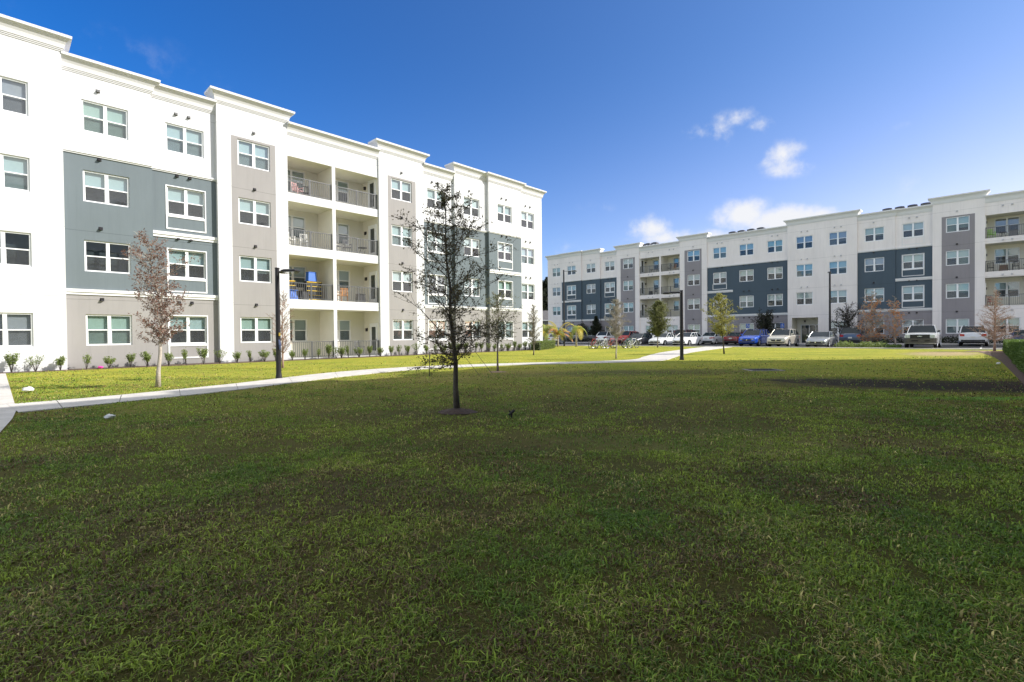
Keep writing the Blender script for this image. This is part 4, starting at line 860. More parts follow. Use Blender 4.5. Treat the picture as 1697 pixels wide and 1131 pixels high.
# palms
def palm(label, base, h, fr, length, cols, seed, droop=1.0, side=None):
    rnd = random.Random(seed); root = empty('palm_tree', base, 0, label=label, cat='palm', group=None)
    m = MB(); m.tube([(0, 0, -.05), (.03, 0, h*.4), (.0, .02, h*.8), (0, 0, h)], [.12, .09, .08, .07], 8); m.build('trunk', M_barkp, root, smooth=True)
    for i in range(fr):
        az = 2*math.pi*i/fr+rnd.uniform(-.3, .3) if side is None else side+rnd.uniform(-.9, .9)
        el = R(rnd.uniform(25, 80)); f = MB(); p = Vector((0, 0, h)); d = Vector((math.cos(az)*math.cos(el), math.sin(az)*math.cos(el), math.sin(el))); pts = [p]; ns = 12
        for s in range(ns): d = (d+Vector((0, 0, -.17*droop*(1+s*.06)))).normalized(); p = p+d*length/ns; pts.append(p)
        f.tube(pts, [.018*(1-.8*j/ns) for j in range(ns+1)], 4)
        for s in range(1, ns*3):
            tt = s/(ns*3)*ns; j = min(int(tt), ns-1); q = pts[j].lerp(pts[j+1], tt-j); dd = (pts[j+1]-pts[j]).normalized(); sd_ = dd.cross(Vector((0, 0, 1))).normalized(); ll = .52*math.sin(math.pi*min(.95, .12+s/(ns*3)*.85))
            for sg in (-1, 1):
                e = q+(sd_*sg*.85+dd*.55+Vector((0, 0, -.25-.2*rnd.random())))*ll; mdl = q.lerp(e, .5)+Vector((0, 0, .03)); w = dd*.022
                f.poly([q-w, q+w, mdl+w, mdl-w]); f.poly([mdl-w, mdl+w, e])
        f.build('frond', cols[i % len(cols)], root)
    return root
L_py = leafmat('frond_yellow', (.42, .38, .05), (.55, .42, .10)); L_pg = leafmat('frond_green', (.20, .27, .05), (.34, .36, .07)); L_po = leafmat('frond_orange', (.55, .24, .12), (.62, .36, .15))
palm('small yellow green palm nearest the end of the sunlit building', (3.7, 56.6, 0), 1.5, 10, 2.1, [L_pg, L_py, L_pg], 1, 1.05)
palm('palm with orange and yellow fronds left of the tall parking lamp', (5.25, 56.9, 0), 1.3, 14, 2.4, [L_py, L_po, L_py, L_pg], 2, .85)
palm('weak leaning palm with arching hanging fronds right of the parking lamp', (7.1, 54.9, 0), 1.9, 6, 2.0, [L_pg, L_py], 3, 1.5)

# ------------------------------------------------------------------ shrubs in front of the left building
def shrub_mesh(seed, h, wd, n):
    rnd = random.Random(seed); lf = MB(); st = MB()
    for i in range(9):
        a = rnd.uniform(0, 6.3); sp = wd*rnd.uniform(.2, 1.0)/2; tip = Vector((math.cos(a)*sp, math.sin(a)*sp, h*rnd.uniform(.72, 1.0))); mid = tip*.5+Vector((0, 0, .03)); st.tube([(0, 0, -.02), mid, tip], [.012, .009, .004], 4, cap=False)
        for j in range(n):
            t = rnd.uniform(.35, 1.02)**.8; q = (Vector((0, 0, 0)).lerp(mid, t*2) if t < .5 else mid.lerp(tip, t*2-1)); q = q+Vector((rnd.gauss(0, 1), rnd.gauss(0, 1), rnd.gauss(0, 1)))*.035
            leaf(lf, q, Vector((rnd.gauss(0, .7), rnd.gauss(0, .7), .7)), .062, rnd)
    return lf, st
SX = [0.44, 1.18, 1.97, 2.85, 3.65, 4.47, 5.11, 5.98, 6.74, 7.53, 8.27, 9.13, 9.8, 10.54, 11.14, 12.1, 12.86, 13.64, 14.36, 14.87, 15.19, 15.67, 16.39, 17.15, 17.95, 18.78, 19.43, 20.15, 20.97, 21.77, 22.55, 23.35, 24.04, 24.76, 25.56, 26.57, 27.23, 27.97, 28.72, 29.5, 30.3, 31.13, 31.74, 32.44, 33.12, 33.74, 34.49]
where = [(2.3, 'below the plain white bay'), (8.5, 'below the slate bays nearest the walkway'), (12.3, 'below the grey panelled tower left of the balconies'), (18.3, 'along the ground floor patio railings'), (22.2, 'below the grey panelled tower right of the balconies'), (28.6, 'behind the small oak'), (40, 'near the right end of the building')]
ORD = ['first', 'second', 'third', 'fourth', 'fifth', 'sixth', 'seventh', 'eighth', 'ninth', 'tenth']
cnt = {}; SM = {}
for i, sx in enumerate(SX):
    v = (i*7+i//3) % 6; sp = 'sparse' if v in (1, 4) else 'full'
    if v not in SM:
        lf, st = shrub_mesh(50+v, (.74, .85, .68, .78, .80, .66)[v], (.62, .75, .6, .5, .42, .66)[v], 36 if v in (1, 4) else 75); o1 = lf.build('foliage', L_shrub); o2 = st.build('stem', M_barkd); SM[v] = (o1.data, o2.data); bpy.data.objects.remove(o1); bpy.data.objects.remove(o2)
    wtxt = next(w for lim, w in where if sx < lim); cnt[wtxt] = cnt.get(wtxt, 0)+1
    pw = WA(sx*1.013, 29.98+rr.uniform(-.05, .05), .0)
    root = empty('shrub', pw, rr.uniform(0, 6), label='%s small %s shrub from the left %s' % (ORD[cnt[wtxt]-1], sp, wtxt), cat='shrub', group='shrubs along the foot of the sunlit building')
    s_ = rr.uniform(.85, 1.15); root.scale = (s_, s_, s_)
    for nm, me in zip(('foliage', 'stem'), SM[v]):
        c = bpy.data.objects.new(nm, me); COL.objects.link(c); c.parent = root
# ------------------------------------------------------------------ hedges
def hedge(label, a, b_, w, h, n, m, seed, lsz=.055, lumps=2.5):
    rnd = random.Random(seed); a, b_ = Vector((*a, 0)), Vector((*b_, 0)); ln = (b_-a).length; d = (b_-a).normalized(); s_ = Vector((d.y, -d.x, 0)); root = empty('hedge', a, 0, label=label, cat='hedge')
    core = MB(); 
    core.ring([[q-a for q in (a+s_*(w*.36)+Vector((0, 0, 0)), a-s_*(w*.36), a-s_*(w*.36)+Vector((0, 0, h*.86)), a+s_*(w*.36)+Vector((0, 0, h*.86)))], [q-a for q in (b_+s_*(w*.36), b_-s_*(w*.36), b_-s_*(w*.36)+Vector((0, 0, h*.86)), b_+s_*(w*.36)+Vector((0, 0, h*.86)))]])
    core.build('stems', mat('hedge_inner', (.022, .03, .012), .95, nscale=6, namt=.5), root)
    lf = MB()
    for _ in range(n):
        t = rnd.random()*ln; side = rnd.random()
        if side < .42: off = Vector((0, 0, h))+s_*rnd.uniform(-w/2, w/2); nrm = Vector((0, 0, 1))
        elif side < .95:
            sg = -1 if rnd.random() < .5 else 1; off = s_*(sg*w/2)+Vector((0, 0, rnd.uniform(.03, h))); nrm = s_*sg
        else: t = rnd.choice([0, ln]); off = s_*rnd.uniform(-w/2, w/2)+Vector((0, 0, rnd.uniform(.05, h))); nrm = d if t > 0 else -d
        q = d*t+off; q = q+nrm*(.07*mnoise.noise((q+a)*lumps)+.03*mnoise.noise((q+a)*9)-.02-abs(rnd.gauss(0, .03))); 
        leaf(lf, q, nrm+Vector((rnd.gauss(0, .8), rnd.gauss(0, .8), rnd.gauss(.2, .8))), lsz, rnd)
    lf.build('foliage', m, root); return root
hedge('clipped green hedge running along the right edge of the lawn', (32.6, 32.2), (14.2, 12.9), 1.0, .78, 26000, L_hedge, 71, .07)
hedge('low dense hedge past the right end of the sunlit building', (2.1, 44.0), (4.0, 51.0), .9, .75, 5000, L_shrub, 72, .1)
def low_plants(label, u0, u1, d0, d1, n, m, seed, h=.35, zb=.02):
    rnd = random.Random(seed); c = W((u0+u1)/2, (d0+d1)/2, zb); root = empty('planting', c, 0, label=label, cat='planting'); lf = MB()
    for _ in range(n):
        uu, dd = rnd.uniform(u0, u1), rnd.uniform(d0, d1); hh = h*(.35+.9*max(0, mnoise.noise(Vector((uu*1.3, dd*1.3, seed)))+.35))
        q = W(uu, dd, rnd.random()*hh)-Vector((c.x, c.y, 0)); leaf(lf, q, Vector((rnd.gauss(0, 1), rnd.gauss(0, 1), .7)), .16, rnd)
    lf.build('leaves', m, root); tag(root, kind=None); return root
low_plants('low pale green planting in the island between silver sedan and pickup truck', -9.6, -6.2, 50.2, 52.6, 1700, L_shrub, 81, .5)
low_plants('low dark planting tucked against the left wheel of the pickup truck', -6.2, -5.2, 50.2, 52.0, 400, L_hedge, 82, .3)
low_plants('dark low planting at the foot of the far wall left of the white suv', -52, -41, 65.5, 66.8, 2600, L_dark, 83, .9, .1)
low_plants('dark low planting at the foot of the far wall behind the pickup truck', -9.9, 5, 65.6, 66.8, 3600, L_dark, 84, .95, .1)
low_plants('dark low planting at the foot of the far wall behind the hatchback', -26, -17.2, 65.6, 66.8, 1500, L_dark, 85, .8, .1)

# ------------------------------------------------------------------ lamp posts
def lamp_post(label, base, h, r, arm_dir, arm, heads, seed=0):
    root = empty('lamp_post', base, 0, label=label, cat='lamp post'); ad = Vector((*arm_dir, 0)).normalized()
    m = MB(); m.tube([(0, 0, 0), (0, 0, .03)], r*1.35, 16); m.tube([(0, 0, .03), (0, 0, .10), (0, 0, .18)], [r*1.2, r*1.15, r*1.02], 16); m.build('base', M_bronze, root)
    m = MB(); m.tube([(0, 0, .15), (0, 0, h*.5), (0, 0, h)], [r, r*.92, r*.82], 14); m.cyl((0, 0, h+.02), r*.9, .04, 'z', 12); m.build('pole', M_bronze, root, smooth=False)
    m = MB(); m.cyl((ad.x*0+r*.95, 0, .7), .001, .001, 'z', 3); m.box(-.04, .04, -r-.012, -r+.01, .55, .8); m.build('hand_hole', M_bronze, root)
    m = MB(); z = h-.10; m.tube([ad*r*.5+Vector((0, 0, z)), ad*arm*.5+Vector((0, 0, z+.01)), ad*arm+Vector((0, 0, z+.01))], .028, 8); ar = m.build('arm', M_bronze, root)
    for i in range(heads):
        hd = MB(); o_ = ad*(arm*(.45 if heads > 1 and i == 0 else 1.0)); sd_ = Vector((-ad.y, ad.x, 0))*(.16*(1 if i == 0 else -1) if heads > 1 else 0)
        c = o_+sd_+Vector((0, 0, z+.01)); a_, b2 = ad, Vector((-ad.y, ad.x, 0))
        rg = []
        for zz, f in ((-.045, .96), (-.02, 1), (.015, .98), (.045, .7)): rg.append([c+a_*(sx*.30*f+.14)+b2*(sy*.15*f)+Vector((0, 0, zz)) for sx, sy in ((-1, -.6), (-.8, -1), (.8, -1), (1, -.6), (1, .6), (.8, 1), (-.8, 1), (-1, .6))])
        hd.ring(rg); ho = hd.build('lamp_head', M_bronze, root)
        l_ = MB(); l_.ring([[c+a_*(sx*.2+.14)+b2*(sy*.1)+Vector((0, 0, zz)) for sx, sy in ((-1, -1), (1, -1), (1, 1), (-1, 1))] for zz in (-.055, -.046)]); l_.build('lens', M_lamp, ho)
    return root
lp = lamp_post('thick dark bronze lamp post on the sunny grass left of the balconies', (-7.93, 16.84, 0), 3.72, .085, (1, -.1), .42, 2)
m = MB(); m.box(.055, .095, -.10, -.05, 1.45, 1.56); m.build('tape_mark', mat('tape_yellow', (.5, .35, .05), .6, nscale=9), lp)
m = MB(); m.tube([(.06, -.075, 1.32), (.10, -.10, 1.15), (.09, -.09, 1.0)], [.03, .045, .02], 6); m.build('hanging_tag', mat('tag_navy', (.05, .07, .14), .7, nscale=9), lp)
lamp_post('dark bronze lamp post beside the bend of the path with its arm to the left', (8.91, 26.06, 0), 3.62, .095, (-1, .15), .5, 2)
p = W(-11.42, 57.6); lamp_post('tall slim parking lamp rising behind the silver sedan', (p.x, p.y, 0), 7.3, .10, (-.55, -.8), .9, 1)
lamp_post('tall slim parking lamp between the yellow palms at the far left', (6.15, 58.4, 0), 8.9, .10, (1, .0), 1.1, 1)

# ------------------------------------------------------------------ bicycles and rack
def bicycle(label, base, rz, m_f, m_r, lean=0, s=1.0):
    root = empty('bicycle', base, rz, label=label, cat='bicycle', group='bicycles at the rack'); root.rotation_euler = (lean, 0, rz); root.scale = (1.12, 1.12, 1.12)
    for x in (-.52, .52):
        m = MB(); m.tube([(x+.335*math.cos(a), 0, .345+.335*math.sin(a)) for a in [2*math.pi*j/24 for j in range(25)]], .018, 6, cap=False); w = m.build('wheel', M_tyre, root)
        m = MB(); m.tube([(x+.30*math.cos(a), 0, .345+.30*math.sin(a)) for a in [2*math.pi*j/24 for j in range(25)]], .014, 5, cap=False); m.cyl((x, 0, .345), .03, .09, 'y', 8)
        for j in range(12): a = 2*math.pi*j/12; m.tube([(x, 0, .345), (x+.3*math.cos(a), 0, .345+.3*math.sin(a))], .004, 3, cap=False)
        m.build('rim', m_r, w)
    m = MB(); bb, st, hd, ax, fa = (-.05, 0, .30), (-.2, 0, .82), (.34, 0, .82), (-.52, 0, .345), (.52, 0, .345); hb = (.38, 0, .70)
    for a, b_, r_ in ((bb, st, .018), (bb, hb, .022), (st, hd, .018), (ax, bb, .013), (ax, (-.18, 0, .76), .012), (hd, hb, .022), (hb, fa, .016)): m.tube([a, b_], r_, 7)
    m.build('frame', m_f, root)
    m = MB(); m.ring([[(-.36, -.07, .88), (-.36, .07, .88), (-.36, .05, .92), (-.36, -.05, .92)], [(-.08, -.02, .9), (-.08, .02, .9), (-.08, .015, .93), (-.08, -.015, .93)]]); m.tube([st, (-.22, 0, .89)], .013, 6); m.build('saddle', M_black, root)
    m = MB(); m.tube([hd, (.33, 0, .96)], .014, 6); m.tube([(.28, -.28, .98), (.36, -.18, .97), (.36, .18, .97), (.28, .28, .98)], .012, 6); m.build('handlebar', M_black, root)
    m = MB(); m.cyl((-.05, .03, .30), .09, .01, 'y', 14); m.tube([(-.05, .06, .30), (.08, .06, .19)], .01, 5); m.box(.04, .13, .06, .14, .17, .20); m.tube([(-.05, -.06, .30), (-.18, -.06, .41)], .01, 5); m.build('crank', M_chrome, root)
bk = [('black and red bicycle at the left end of the rack', -1.0, P_red, M_black, .2), ('white bicycle second from the left in the rack', -.3, P_white, M_rim, -.1), ('white and red bicycle third from the left in the rack', .15, P_white, M_rim, .25), ('red bicycle in the middle of the rack', .8, P_red, M_rim, .1), ('dark red bicycle just right of the bare tree', 1.6, P_maroon, M_black, -.2), ('green wheeled bicycle on the right part of the rack', 2.5, mat('paint_green', (.03, .2, .09), .3), M_rim, .15), ('white bicycle with pale wheels at the right end of the rack', 3.0, P_white, M_plate, .1)]
base_b = Vector((8.75, 47.6, 0)); 
for lb, off, a_, b_, tw in bk: bicycle(lb, base_b+Vector((off*.98, .12*off, 0)), R(8)+tw*2.0+R(20), a_, b_, R(4))
rk = empty('bike_rack', base_b+Vector((.9, .55, 0)), R(6), label='grey tube bicycle rack holding the row of bicycles', cat='bike rack')
for i in range(4):
    m = MB(); x = -1.6+i*1.05; m.tube([(x, 0, 0), (x, 0, .75), (x+.12, 0, .88), (x+.42, 0, .88), (x+.54, 0, .75), (x+.54, 0, 0)], .025, 8); m.build('hoop', M_chrome, rk)
slab(-34.8, -30.6, 48.3, 49.67, -.02, .02, 'bike_pad', M_conc)

# ------------------------------------------------------------------ accessible parking signs
M_sblue = mat('sign_blue', (.02, .10, .42), .4, nscale=9, namt=.05)
def acc_sign(label, U, zt):
    p = W(U, 63.9, .12); t = empty('parking_sign', p, math.atan2(-NA.y, -NA.x), label=label, cat='parking sign', group='accessible parking signs')
    m = MB(); m.box(-.025, .025, -.02, .02, 0, zt+.02); m.build('post', M_rim, t)
    m = MB(); m.box(-.20, .20, -.035, -.022, zt-.52, zt); pn = m.build('sign_panel', M_sblue, t)
    m = MB(); q = -.04
    m.cyl((-.02, q, zt-.11), .035, .006, 'y', 12)
    m.tube([(-.02, q, zt-.16), (-.01, q, zt-.27), (.09, q, zt-.28), (.13, q, zt-.38)], .016, 5); m.tube([(-.015, q, zt-.21), (.07, q, zt-.21)], .013, 5)
    m.tube([(-.05+.1*math.cos(a), q, zt-.32+.1*math.sin(a)) for a in [R(110+j*22) for j in range(13)]], .012, 5); m.build('wheelchair_symbol', M_plate, pn)
acc_sign('blue wheelchair parking sign rising behind the blue crossover', -21.3, 2.35); acc_sign('blue wheelchair parking sign above the roof of the champagne suv', -17.45, 2.3)

# ------------------------------------------------------------------ balcony furniture
def chair(label, root_b, k, u, y, z, m_, rz=0, kind='chair', grp='things kept on the balconies'):
    R_ = root_b.matrix_basis if False else None
    p = Vector(root_b.location)+(Matrix.Rotation(root_b.rotation_euler.z, 3, 'Z') @ Vector((u*k, y*k, 0))); p.z = ck(z, k)+.005
    t = empty(kind, p, root_b.rotation_euler.z+rz, label=label, cat=kind.replace('_', ' '), group=grp)
    if kind in ('chair', 'armchair'):
        m = MB(); m.box(-.24, .24, -.24, .22, .40, .44); m.build('seat', m_, t)
        m = MB(); 
        for i in range(5): m.tube([(-.2+i*.1, .22, .44), (-.2+i*.1, .30, .95)], .022, 4)
        m.tube([(-.23, .30, .94), (.23, .30, .94)], .025, 5); m.build('backrest', m_, t)
        for x in (-.21, .21):
            for yy in (-.2, .2): m = MB(); m.tube([(x, yy, 0), (x, yy, .42)], .018, 5); m.build('leg', m_, t)
            m = MB(); m.box(x-.03, x+.03, -.24, .25, .62, .65); m.box(x-.015, x+.015, -.22, -.19, .42, .62); m.build('armrest', m_, t)
    elif kind == 'table':
        m = MB(); m.cyl((0, 0, .5), .32, .03, 'z', 16); m.build('tabletop', m_, t)
        for a in (0, 2.1, 4.2): m = MB(); m.tube([(0.24*math.cos(a), .24*math.sin(a), 0), (.1*math.cos(a), .1*math.sin(a), .49)], .016, 5); m.build('leg', m_, t)
    elif kind == 'shelf':
        for x in (-.5, .5): m = MB(); m.box(x-.02, x+.02, -.22, .22, 0, 1.25); m.build('upright', M_black, t)
        for zz in (.1, .38, .66, .94, 1.22): m = MB(); m.box(-.48, .48, -.22, .22, zz-.03, zz+.01); m.build('shelf_board', m_, t)
        m = MB(); m.box(-.46, .46, -.18, .18, .12, .34); m.box(-.46, .40, -.18, .18, .40, .60); m.box(-.40, .46, -.18, .18, .68, .9); m.build('stored_boxes', M_black, t)
    elif kind in ('crate', 'bag', 'pot_plant', 'grill'):
        m = MB(); m.box(-.3, .3, -.2, .2, 0, .55, taper=.04 if kind != 'bag' else .1); m.build('body', m_, t)
        m = MB(); m.box(-.28, .28, -.18, .18, .552, .6); m.build('lid', m_, t)
    return t
M_cw = mat('furniture_white', (.7, .7, .68), .5, nscale=5); M_co = mat('furniture_wood', (.5, .24, .08), .6, nscale=5, namt=.3); M_cb = mat('furniture_black', (.02, .02, .022), .5, nscale=5); M_cu = mat('crate_blue', (.02, .12, .5), .5, nscale=5); M_cl = mat('furniture_lime', (.35, .75, .05), .5, nscale=5); M_cg = mat('furniture_grey', (.2, .2, .21), .6, nscale=5); M_yl = mat('shelf_yellow', (.75, .5, .05), .5, nscale=5); M_pink = mat('cloth_pink', (.7, .45, .45), .8, nscale=9); M_crd = mat('cloth_crimson', (.4, .05, .06), .8, nscale=9)
Z2, Z3, Z4 = 3.64, 6.8, 9.89
A_, B_ = bldA, bldB
chair('pink topped chair on the upper left balcony of the sunlit building', A_, KA, 12.9, .9, Z4, M_pink, .4)
chair('dark chair beside the pink one on the upper left balcony', A_, KA, 13.5, 1.1, Z4, M_cb, -.5)
chair('white chair at the left of the third floor balcony in sun', A_, KA, 12.25, .6, Z3, M_cw, .3); chair('white chair at the right of the third floor balcony in sun', A_, KA, 13.15, .7, Z3, M_cw, -.3)
chair('grey chair on the third floor right balcony beside the column', A_, KA, 15.3, .7, Z3, M_cg, .4); chair('grey low armchair on the third floor right balcony', A_, KA, 16.0, .7, Z3, M_cg, -.2, 'armchair'); chair('small dark table on the third floor right balcony', A_, KA, 17.0, .6, Z3, M_cb, 0, 'table')
chair('black shelf unit with yellow boards on the second floor balcony', A_, KA, 13.85, 1.1, Z2, M_yl, 0, 'shelf'); chair('black shelf unit with yellow boards at the left end of the second floor balcony', A_, KA, 12.25, 1.2, Z2, M_yl, 0, 'shelf')
b1 = chair('blue crate standing on top of the yellow and black shelf', A_, KA, 13.75, 1.1, Z2+1.22, M_cu, .1, 'crate'); b2 = chair('blue bag on the second floor balcony floor', A_, KA, 12.3, .5, Z2, M_cu, .2, 'bag'); chair('dark grill on the second floor left balcony', A_, KA, 13.1, .8, Z2, M_cb, .2, 'grill')
chair('orange wooden chair on the second floor right balcony', A_, KA, 15.2, .6, Z2, M_co, .3); chair('brighter orange wooden chair with a cushion on the second floor right balcony', A_, KA, 15.75, .7, Z2, M_co, -.4); chair('dark grill on the second floor right balcony', A_, KA, 16.9, .7, Z2, M_cb, .2, 'grill')
chair('dark armchair on the ground floor patio behind the railing', A_, KA, 16.9, .9, .12, M_cg, .2, 'armchair')
for lb, u_, z_, mm2, kd in (('dark table on the top left far balcony', -34.3, Z4, M_cb, 'table'), ('dark chair on the top left far balcony', -33.6, Z4, M_cg, 'chair'), ('dark chair on the top far balcony right of the column', -31.6, Z4, M_cb, 'chair'), ('brown chair on the top far balcony right of the column', -30.9, Z4, M_co, 'chair'),
    ('black grill on the middle left far balcony', -34.5, Z3, M_cb, 'grill'), ('black chair on the middle left far balcony', -33.7, Z3, M_cb, 'chair'), ('dark low table on the lower left far balcony', -34.6, Z2, M_cb, 'table'),
    ('lime green chair on the top right far balcony', .15, Z4, M_cl, 'chair'), ('low black table beside the lime green chair', .9, Z4, M_cb, 'table'), ('grey crate on the top right far balcony', 1.6, Z4, M_cg, 'crate'),
    ('black chair at the left end of the middle right far balcony', .1, Z3, M_cb, 'chair'), ('brown crate on the middle right far balcony', .95, Z3, mat('crate_brown', (.16, .10, .07), .7), 'crate'), ('black armchair on the middle right far balcony', 1.75, Z3, M_cb, 'armchair'), ('dark table at the edge of the middle right far balcony', 2.5, Z3, M_cb, 'table'),
    ('crimson armchair on the lower right far balcony', .15, Z2, M_crd, 'armchair')):
    chair(lb, B_, KB, u_, .7, z_, mm2, rr.uniform(-.6, .6), kd)

# ------------------------------------------------------------------ small things on the grass
m = MB(); c = []
def blob(name, label, p, sx, sy, sz, m_, seed, cat):
    rnd = random.Random(seed); b = MB(); rg = []
    for i in range(6):
        th = math.pi*i/5; rg.append([(sx*math.sin(th)*math.cos(a)*(1+.25*rnd.uniform(-1, 1)), sy*math.sin(th)*math.sin(a)*(1+.25*rnd.uniform(-1, 1)), sz*(.5-.5*math.cos(th))*(1+.15*rnd.uniform(-1, 1))) for a in [2*math.pi*j/10 for j in range(10)]])
    b.ring(rg); return tag(b.build(name, m_, None, p), label, cat)
blob('litter', 'crumpled white paper cup on the shaded grass below the path', (-7.0, 8.6, .02), .085, .06, .09, M_cw, 1, 'litter')
blob('litter', 'white scrap on the sunny grass near the left walkway', (-12.9, 13.2, .02), .14, .10, .13, M_cw, 2, 'litter')
blob('litter', 'bright pink scrap in the mulch below the left windows', (*WA(3.35, 29.7).xy, .03), .12, .09, .12, mat('pink_plastic', (.7, .05, .35), .5), 3, 'litter')
blob('litter', 'white fallen flower on the mulch by the hedge', (*(Vector((19.6, 20.0))), .02), .07, .07, .1, M_cw, 4, 'litter')
mt = MB(); rnd = random.Random(6); rg = []
for i in range(5):
    f = 1-i/5; rg.append([(.36*f*math.cos(a)*(1+.2*rnd.uniform(-1, 1)), .30*f*math.sin(a)*(1+.2*rnd.uniform(-1, 1)), .012+.085*(1-f)**.8) for a in [2*math.pi*j/14 for j in range(14)]])
mt.ring(rg); tag(mt.build('mulch_ring', mat('mulch_dark', (.075, .05, .04), .95, nscale=30, namt=.6, bump=1, bscale=50), None, (-1.03, 9.08, 0)), 'low mound of dark mulch around the foot of the young oak', 'mulch')
for i, (x, y, r_, lb) in enumerate(((-.55, 18.85, .35, 'thin ring of mulch around the foot of the small olive tree'), (31.6, 32.4, 1.5, 'bare brown mulch circle under the leafless cypress'))):
    mt = MB(); mt.ring([[(r_*f*math.cos(a)*(1+.15*math.sin(5*a)), r_*f*math.sin(a), z) for a in [2*math.pi*j/18 for j in range(18)]] for f, z in ((1, .006), (.5, .03), (.1, .04))]); tag(mt.build('mulch_ring', mat('mulch_tan', (.30, .20, .13), .95, nscale=20, namt=.5), None, (x, y, 0)), lb, 'mulch')
# sprinkler stake
t = empty('sprinkler', (-.02, 8.42, 0), R(30), label='small black sprinkler head on a stake in the grass right of the young oak', cat='sprinkler')
m = MB(); m.tube([(0, 0, -.02), (0, 0, .09)], .016, 8); m.build('stake', M_black, t); m = MB(); m.tube([(-.05, 0, .06), (.05, 0, .13)], [.018, .026], 8); m.tube([(.0, 0, .09), (-.04, .02, .13)], .012, 6); m.build('head', M_black, t)
# drain slab
t = empty('drain_cover', (9.35, 18.5, 0), R(-2), label='flat concrete drain frame sunk in the shaded grass', cat='drain cover')
m = MB(); 
for x0, x1, y0, y1 in ((-.6, .6, -.45, -.36), (-.6, .6, .36, .45), (-.6, -.5, -.36, .36), (.5, .6, -.36, .36)): m.box(x0, x1, y0, y1, -.02, .022)
m.build('frame', mat('concrete_old', (.30, .29, .26), .9, nscale=6, namt=.3), t); m = MB()
for i in range(9): m.box(-.49+i*.11, -.45+i*.11, -.355, .355, 0, .035)
m.build('grate', M_black, t)
# tree stakes with guy wires
def guy(label, pts, r=.006):
    m = MB(); m.tube(pts, r, 4); return tag(m.build('guy_wire', M_black, None), label, 'guy wire', None)
guy('dark guy wire hanging straight down left of the young oak', [(-2.88, 17.2, .0), (-2.86, 17.2, .85)], .014)
guy('left one of two slanting guy wires tied to the small olive tree', [(-1.15, 17.6, .0), (-.58, 18.85, 1.05)][::-1] and [(-1.15, 17.4, .0), (-2.0, 18.3, .95)], .009)
guy('right one of two slanting guy wires tied to the small olive tree', [(-.7, 17.7, .0), (-1.5, 18.6, .95)], .009)
#PART3
# ------------------------------------------------------------------ grass blades (real geometry near the camera)
def inside_path(x, y):
    # distance to the path centre line, vectorised
    pn = np.array([(p.x, p.y) for p in sn]); pf = np.array([(p.x, p.y) for p in sf]); c = (pn+pf)/2
    d = np.full(x.shape, 1e9)
    for i in range(len(c)-1):
        a, b = c[i], c[i+1]; ab = b-a; t = np.clip(((x-a[0])*ab[0]+(y-a[1])*ab[1])/(ab@ab), 0, 1)
        d = np.minimum(d, np.hypot(x-a[0]-t*ab[0], y-a[1]-t*ab[1]))
    return d < .77
def vnoise(x, y, s, seed):
    r = np.random.default_rng(seed); G = r.random((256, 256)); fx, fy = x*s+100, y*s+100; ix, iy = np.floor(fx).astype(int), np.floor(fy).astype(int); tx, ty = fx-ix, fy-iy; tx = tx*tx*(3-2*tx); ty = ty*ty*(3-2*ty)
    g = lambda a, b: G[a % 256, b % 256]
    return (g(ix, iy)*(1-tx)+g(ix+1, iy)*tx)*(1-ty)+(g(ix, iy+1)*(1-tx)+g(ix+1, iy+1)*tx)*ty
def fbm(x, y, s, seed): return (vnoise(x, y, s, seed)+.5*vnoise(x, y, s*2.1, seed+1)+.25*vnoise(x, y, s*4.3, seed+2)+.125*vnoise(x, y, s*9, seed+3))/1.875
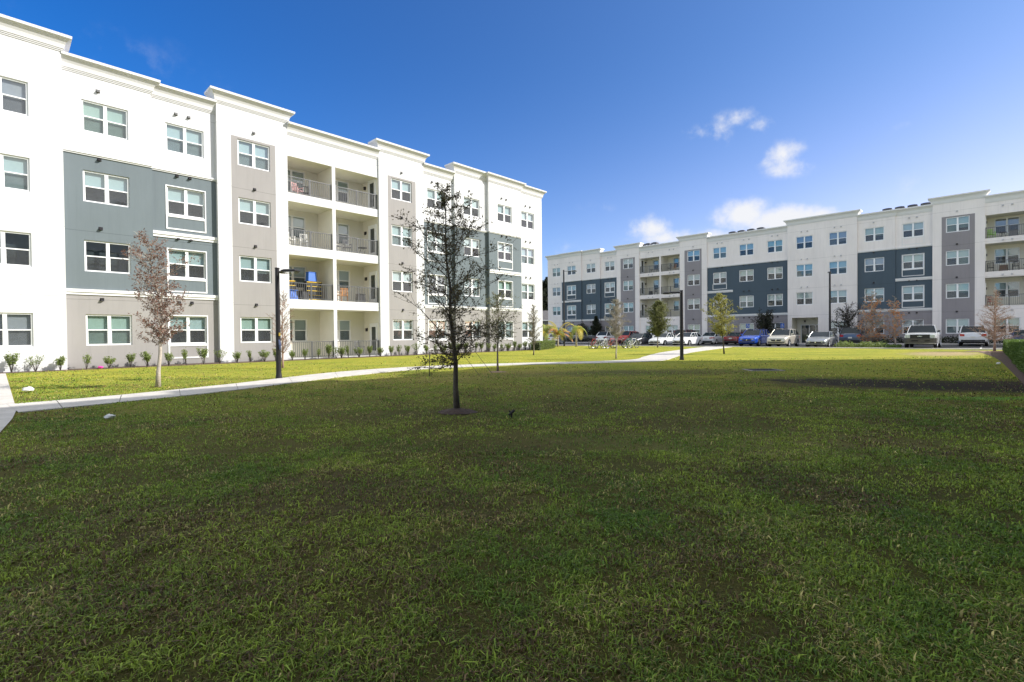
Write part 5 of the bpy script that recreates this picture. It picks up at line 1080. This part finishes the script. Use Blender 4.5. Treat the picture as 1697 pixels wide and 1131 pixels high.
def grass():
    r = np.random.default_rng(3); X = []; Y = []
    for y0, y1, rho in ((1.2, 2.6, 15000), (2.6, 4, 11000), (4, 6, 6200), (6, 9, 2300), (9, 12, 1100), (12, 15, 520), (15, 18, 240), (18, 22, 90), (22, 27, 30)):
        xw = 1.13*y1+1.2; n = int(2*xw*(y1-y0)*rho); x = r.uniform(-xw, xw, n); y = r.uniform(y0, y1, n); k = np.abs(x) < 1.13*y+1.2; X.append(x[k]); Y.append(y[k])
    x = np.concatenate(X); y = np.concatenate(Y)
    # clumping
    cl = fbm(x, y, 5.5, 11); big = fbm(x, y, .8, 21)
    dcoord = x*DA.x+y*DA.y; ncoord = x*NA.x+y*NA.y
    keep = (r.random(len(x)) < np.clip((cl-.25)*3.4, .2, 1)*np.clip((big-.22)*3.4, .35, 1)) & ~inside_path(x, y) & ~((dcoord < .30-.093*np.maximum(0, 13.4-ncoord)) & (dcoord > -2.6)) & (ncoord > np.interp(dcoord, [2, 11, 24, 36], [-1.6, -1.0, -.45, .05]))
    ex = ((x-10.6)*math.cos(R(-22))+(y-12.9)*math.sin(R(-22)))/4.0; ey = (-(x-10.6)*math.sin(R(-22))+(y-12.9)*math.cos(R(-22)))/1.7
    keep &= ~((ex**2+ey**2 < 1.0) & (r.random(len(x)) < .88)); keep &= np.hypot(x+1.03, y-9.08) > .3
    x, y, cl, big = x[keep], y[keep], cl[keep], big[keep]; n = len(x); dist = np.hypot(x, y)
    h = (.016+.026*r.random(n)**1.6)*(.7+.75*cl)*(1+.015*dist); w = (.0010+.0011*r.random(n))*(1+.21*dist)
    coarse = r.random(n) < .10; h[coarse] *= 1.5; w[coarse] *= 1.8
    az = r.uniform(0, 2*np.pi, n); lean = r.uniform(.5, 1.75, n); ca, sa = np.cos(az), np.sin(az)
    wa = az+np.pi/2+r.uniform(-.5, .5, n); wx, wy = np.cos(wa)*w, np.sin(wa)*w
    z0 = np.full(n, -.004); l1 = h*.55; l2 = h*.9
    x1, y1, z1 = x+ca*lean*l1*.35, y+sa*lean*l1*.35, l1*(1-.15*lean); x2, y2, z2 = x1+ca*lean*l2*.75, y1+sa*lean*l2*.75, np.maximum(z1+l2*(.5-.5*lean), .004+.01*r.random(n))
    V = np.empty((n, 5, 3), np.float32)
    V[:, 0] = np.stack([x-wx, y-wy, z0], 1); V[:, 1] = np.stack([x+wx, y+wy, z0], 1); V[:, 2] = np.stack([x1+wx*.8, y1+wy*.8, z1], 1); V[:, 3] = np.stack([x1-wx*.8, y1-wy*.8, z1], 1); V[:, 4] = np.stack([x2, y2, z2], 1)
    me = bpy.data.meshes.new('grass'); me.vertices.add(n*5); me.vertices.foreach_set('co', V.ravel())
    b = (np.arange(n)*5)[:, None]; loops = np.concatenate([b+np.array([[0, 1, 2, 3]]), b+np.array([[3, 2, 4]])], 1).ravel().astype(np.int32)
    me.loops.add(n*7); me.loops.foreach_set('vertex_index', loops); me.polygons.add(n*2)
    st = (np.arange(n)*7)[:, None]+np.array([[0, 4]]); me.polygons.foreach_set('loop_start', st.ravel().astype(np.int32))
    try: me.polygons.foreach_set('loop_total', np.tile(np.array([4, 3], np.int32), n))
    except Exception: pass
    # blade colour: each blade's own pigment (green, straw, dead brown)
    g1 = np.array([.125, .225, .025]); g2 = np.array([.31, .40, .05]); straw = np.array([.50, .43, .16]); dead = np.array([.17, .115, .055])
    t = np.clip(fbm(x, y, 1.1, 41)*2.4-.75+r.normal(0, .22, n), 0, 1)[:, None]; C = g1*(1-t)+g2*t
    q = fbm(x, y, 1.9, 51); m_ = r.random(n) < np.clip((q-.52)*1.6+.05, .03, .35); C[m_] = straw*(.6+.6*r.random((m_.sum(), 1)))
    q = fbm(x, y, 1.4, 61)+.25*np.exp(-((x+1.2)**2/5+(y-3.6)**2/2.2)); m_ = r.random(n) < np.clip((q-.50)*2.2+.05, .04, .5); C[m_] = dead*(.5+1.0*r.random((m_.sum(), 1))); h[m_] *= .6
    C *= (.45+1.2*r.random((n, 1))); col = np.ones((n, 5, 4), np.float32); col[:, :, :3] = C[:, None, :]
    at = me.color_attributes.new('blade', 'FLOAT_COLOR', 'POINT'); at.data.foreach_set('color', col.ravel())
    m = bpy.data.materials.new('grass_blade'); m.use_nodes = True; t_ = m.node_tree; bs = t_.nodes['Principled BSDF']; bs.inputs['Roughness'].default_value = .55; bs.inputs['Specular IOR Level'].default_value = .35
    a_ = t_.nodes.new('ShaderNodeAttribute'); a_.attribute_name = 'blade'; t_.links.new(a_.outputs['Color'], bs.inputs['Base Color'])
    tr = t_.nodes.new('ShaderNodeBsdfTranslucent'); t_.links.new(a_.outputs['Color'], tr.inputs[0]); ms = t_.nodes.new('ShaderNodeMixShader'); ms.inputs[0].default_value = .35; t_.links.new(bs.outputs[0], ms.inputs[1]); t_.links.new(tr.outputs[0], ms.inputs[2]); t_.links.new(ms.outputs[0], t_.nodes['Material Output'].inputs[0])
    me.materials.append(m); me.update(calc_edges=True); me.validate()
    o = bpy.data.objects.new('grass', me); COL.objects.link(o); tag(o, 'short patchy turf grass of the shaded near lawn', 'grass', kind='stuff'); print('blades', n)
grass()
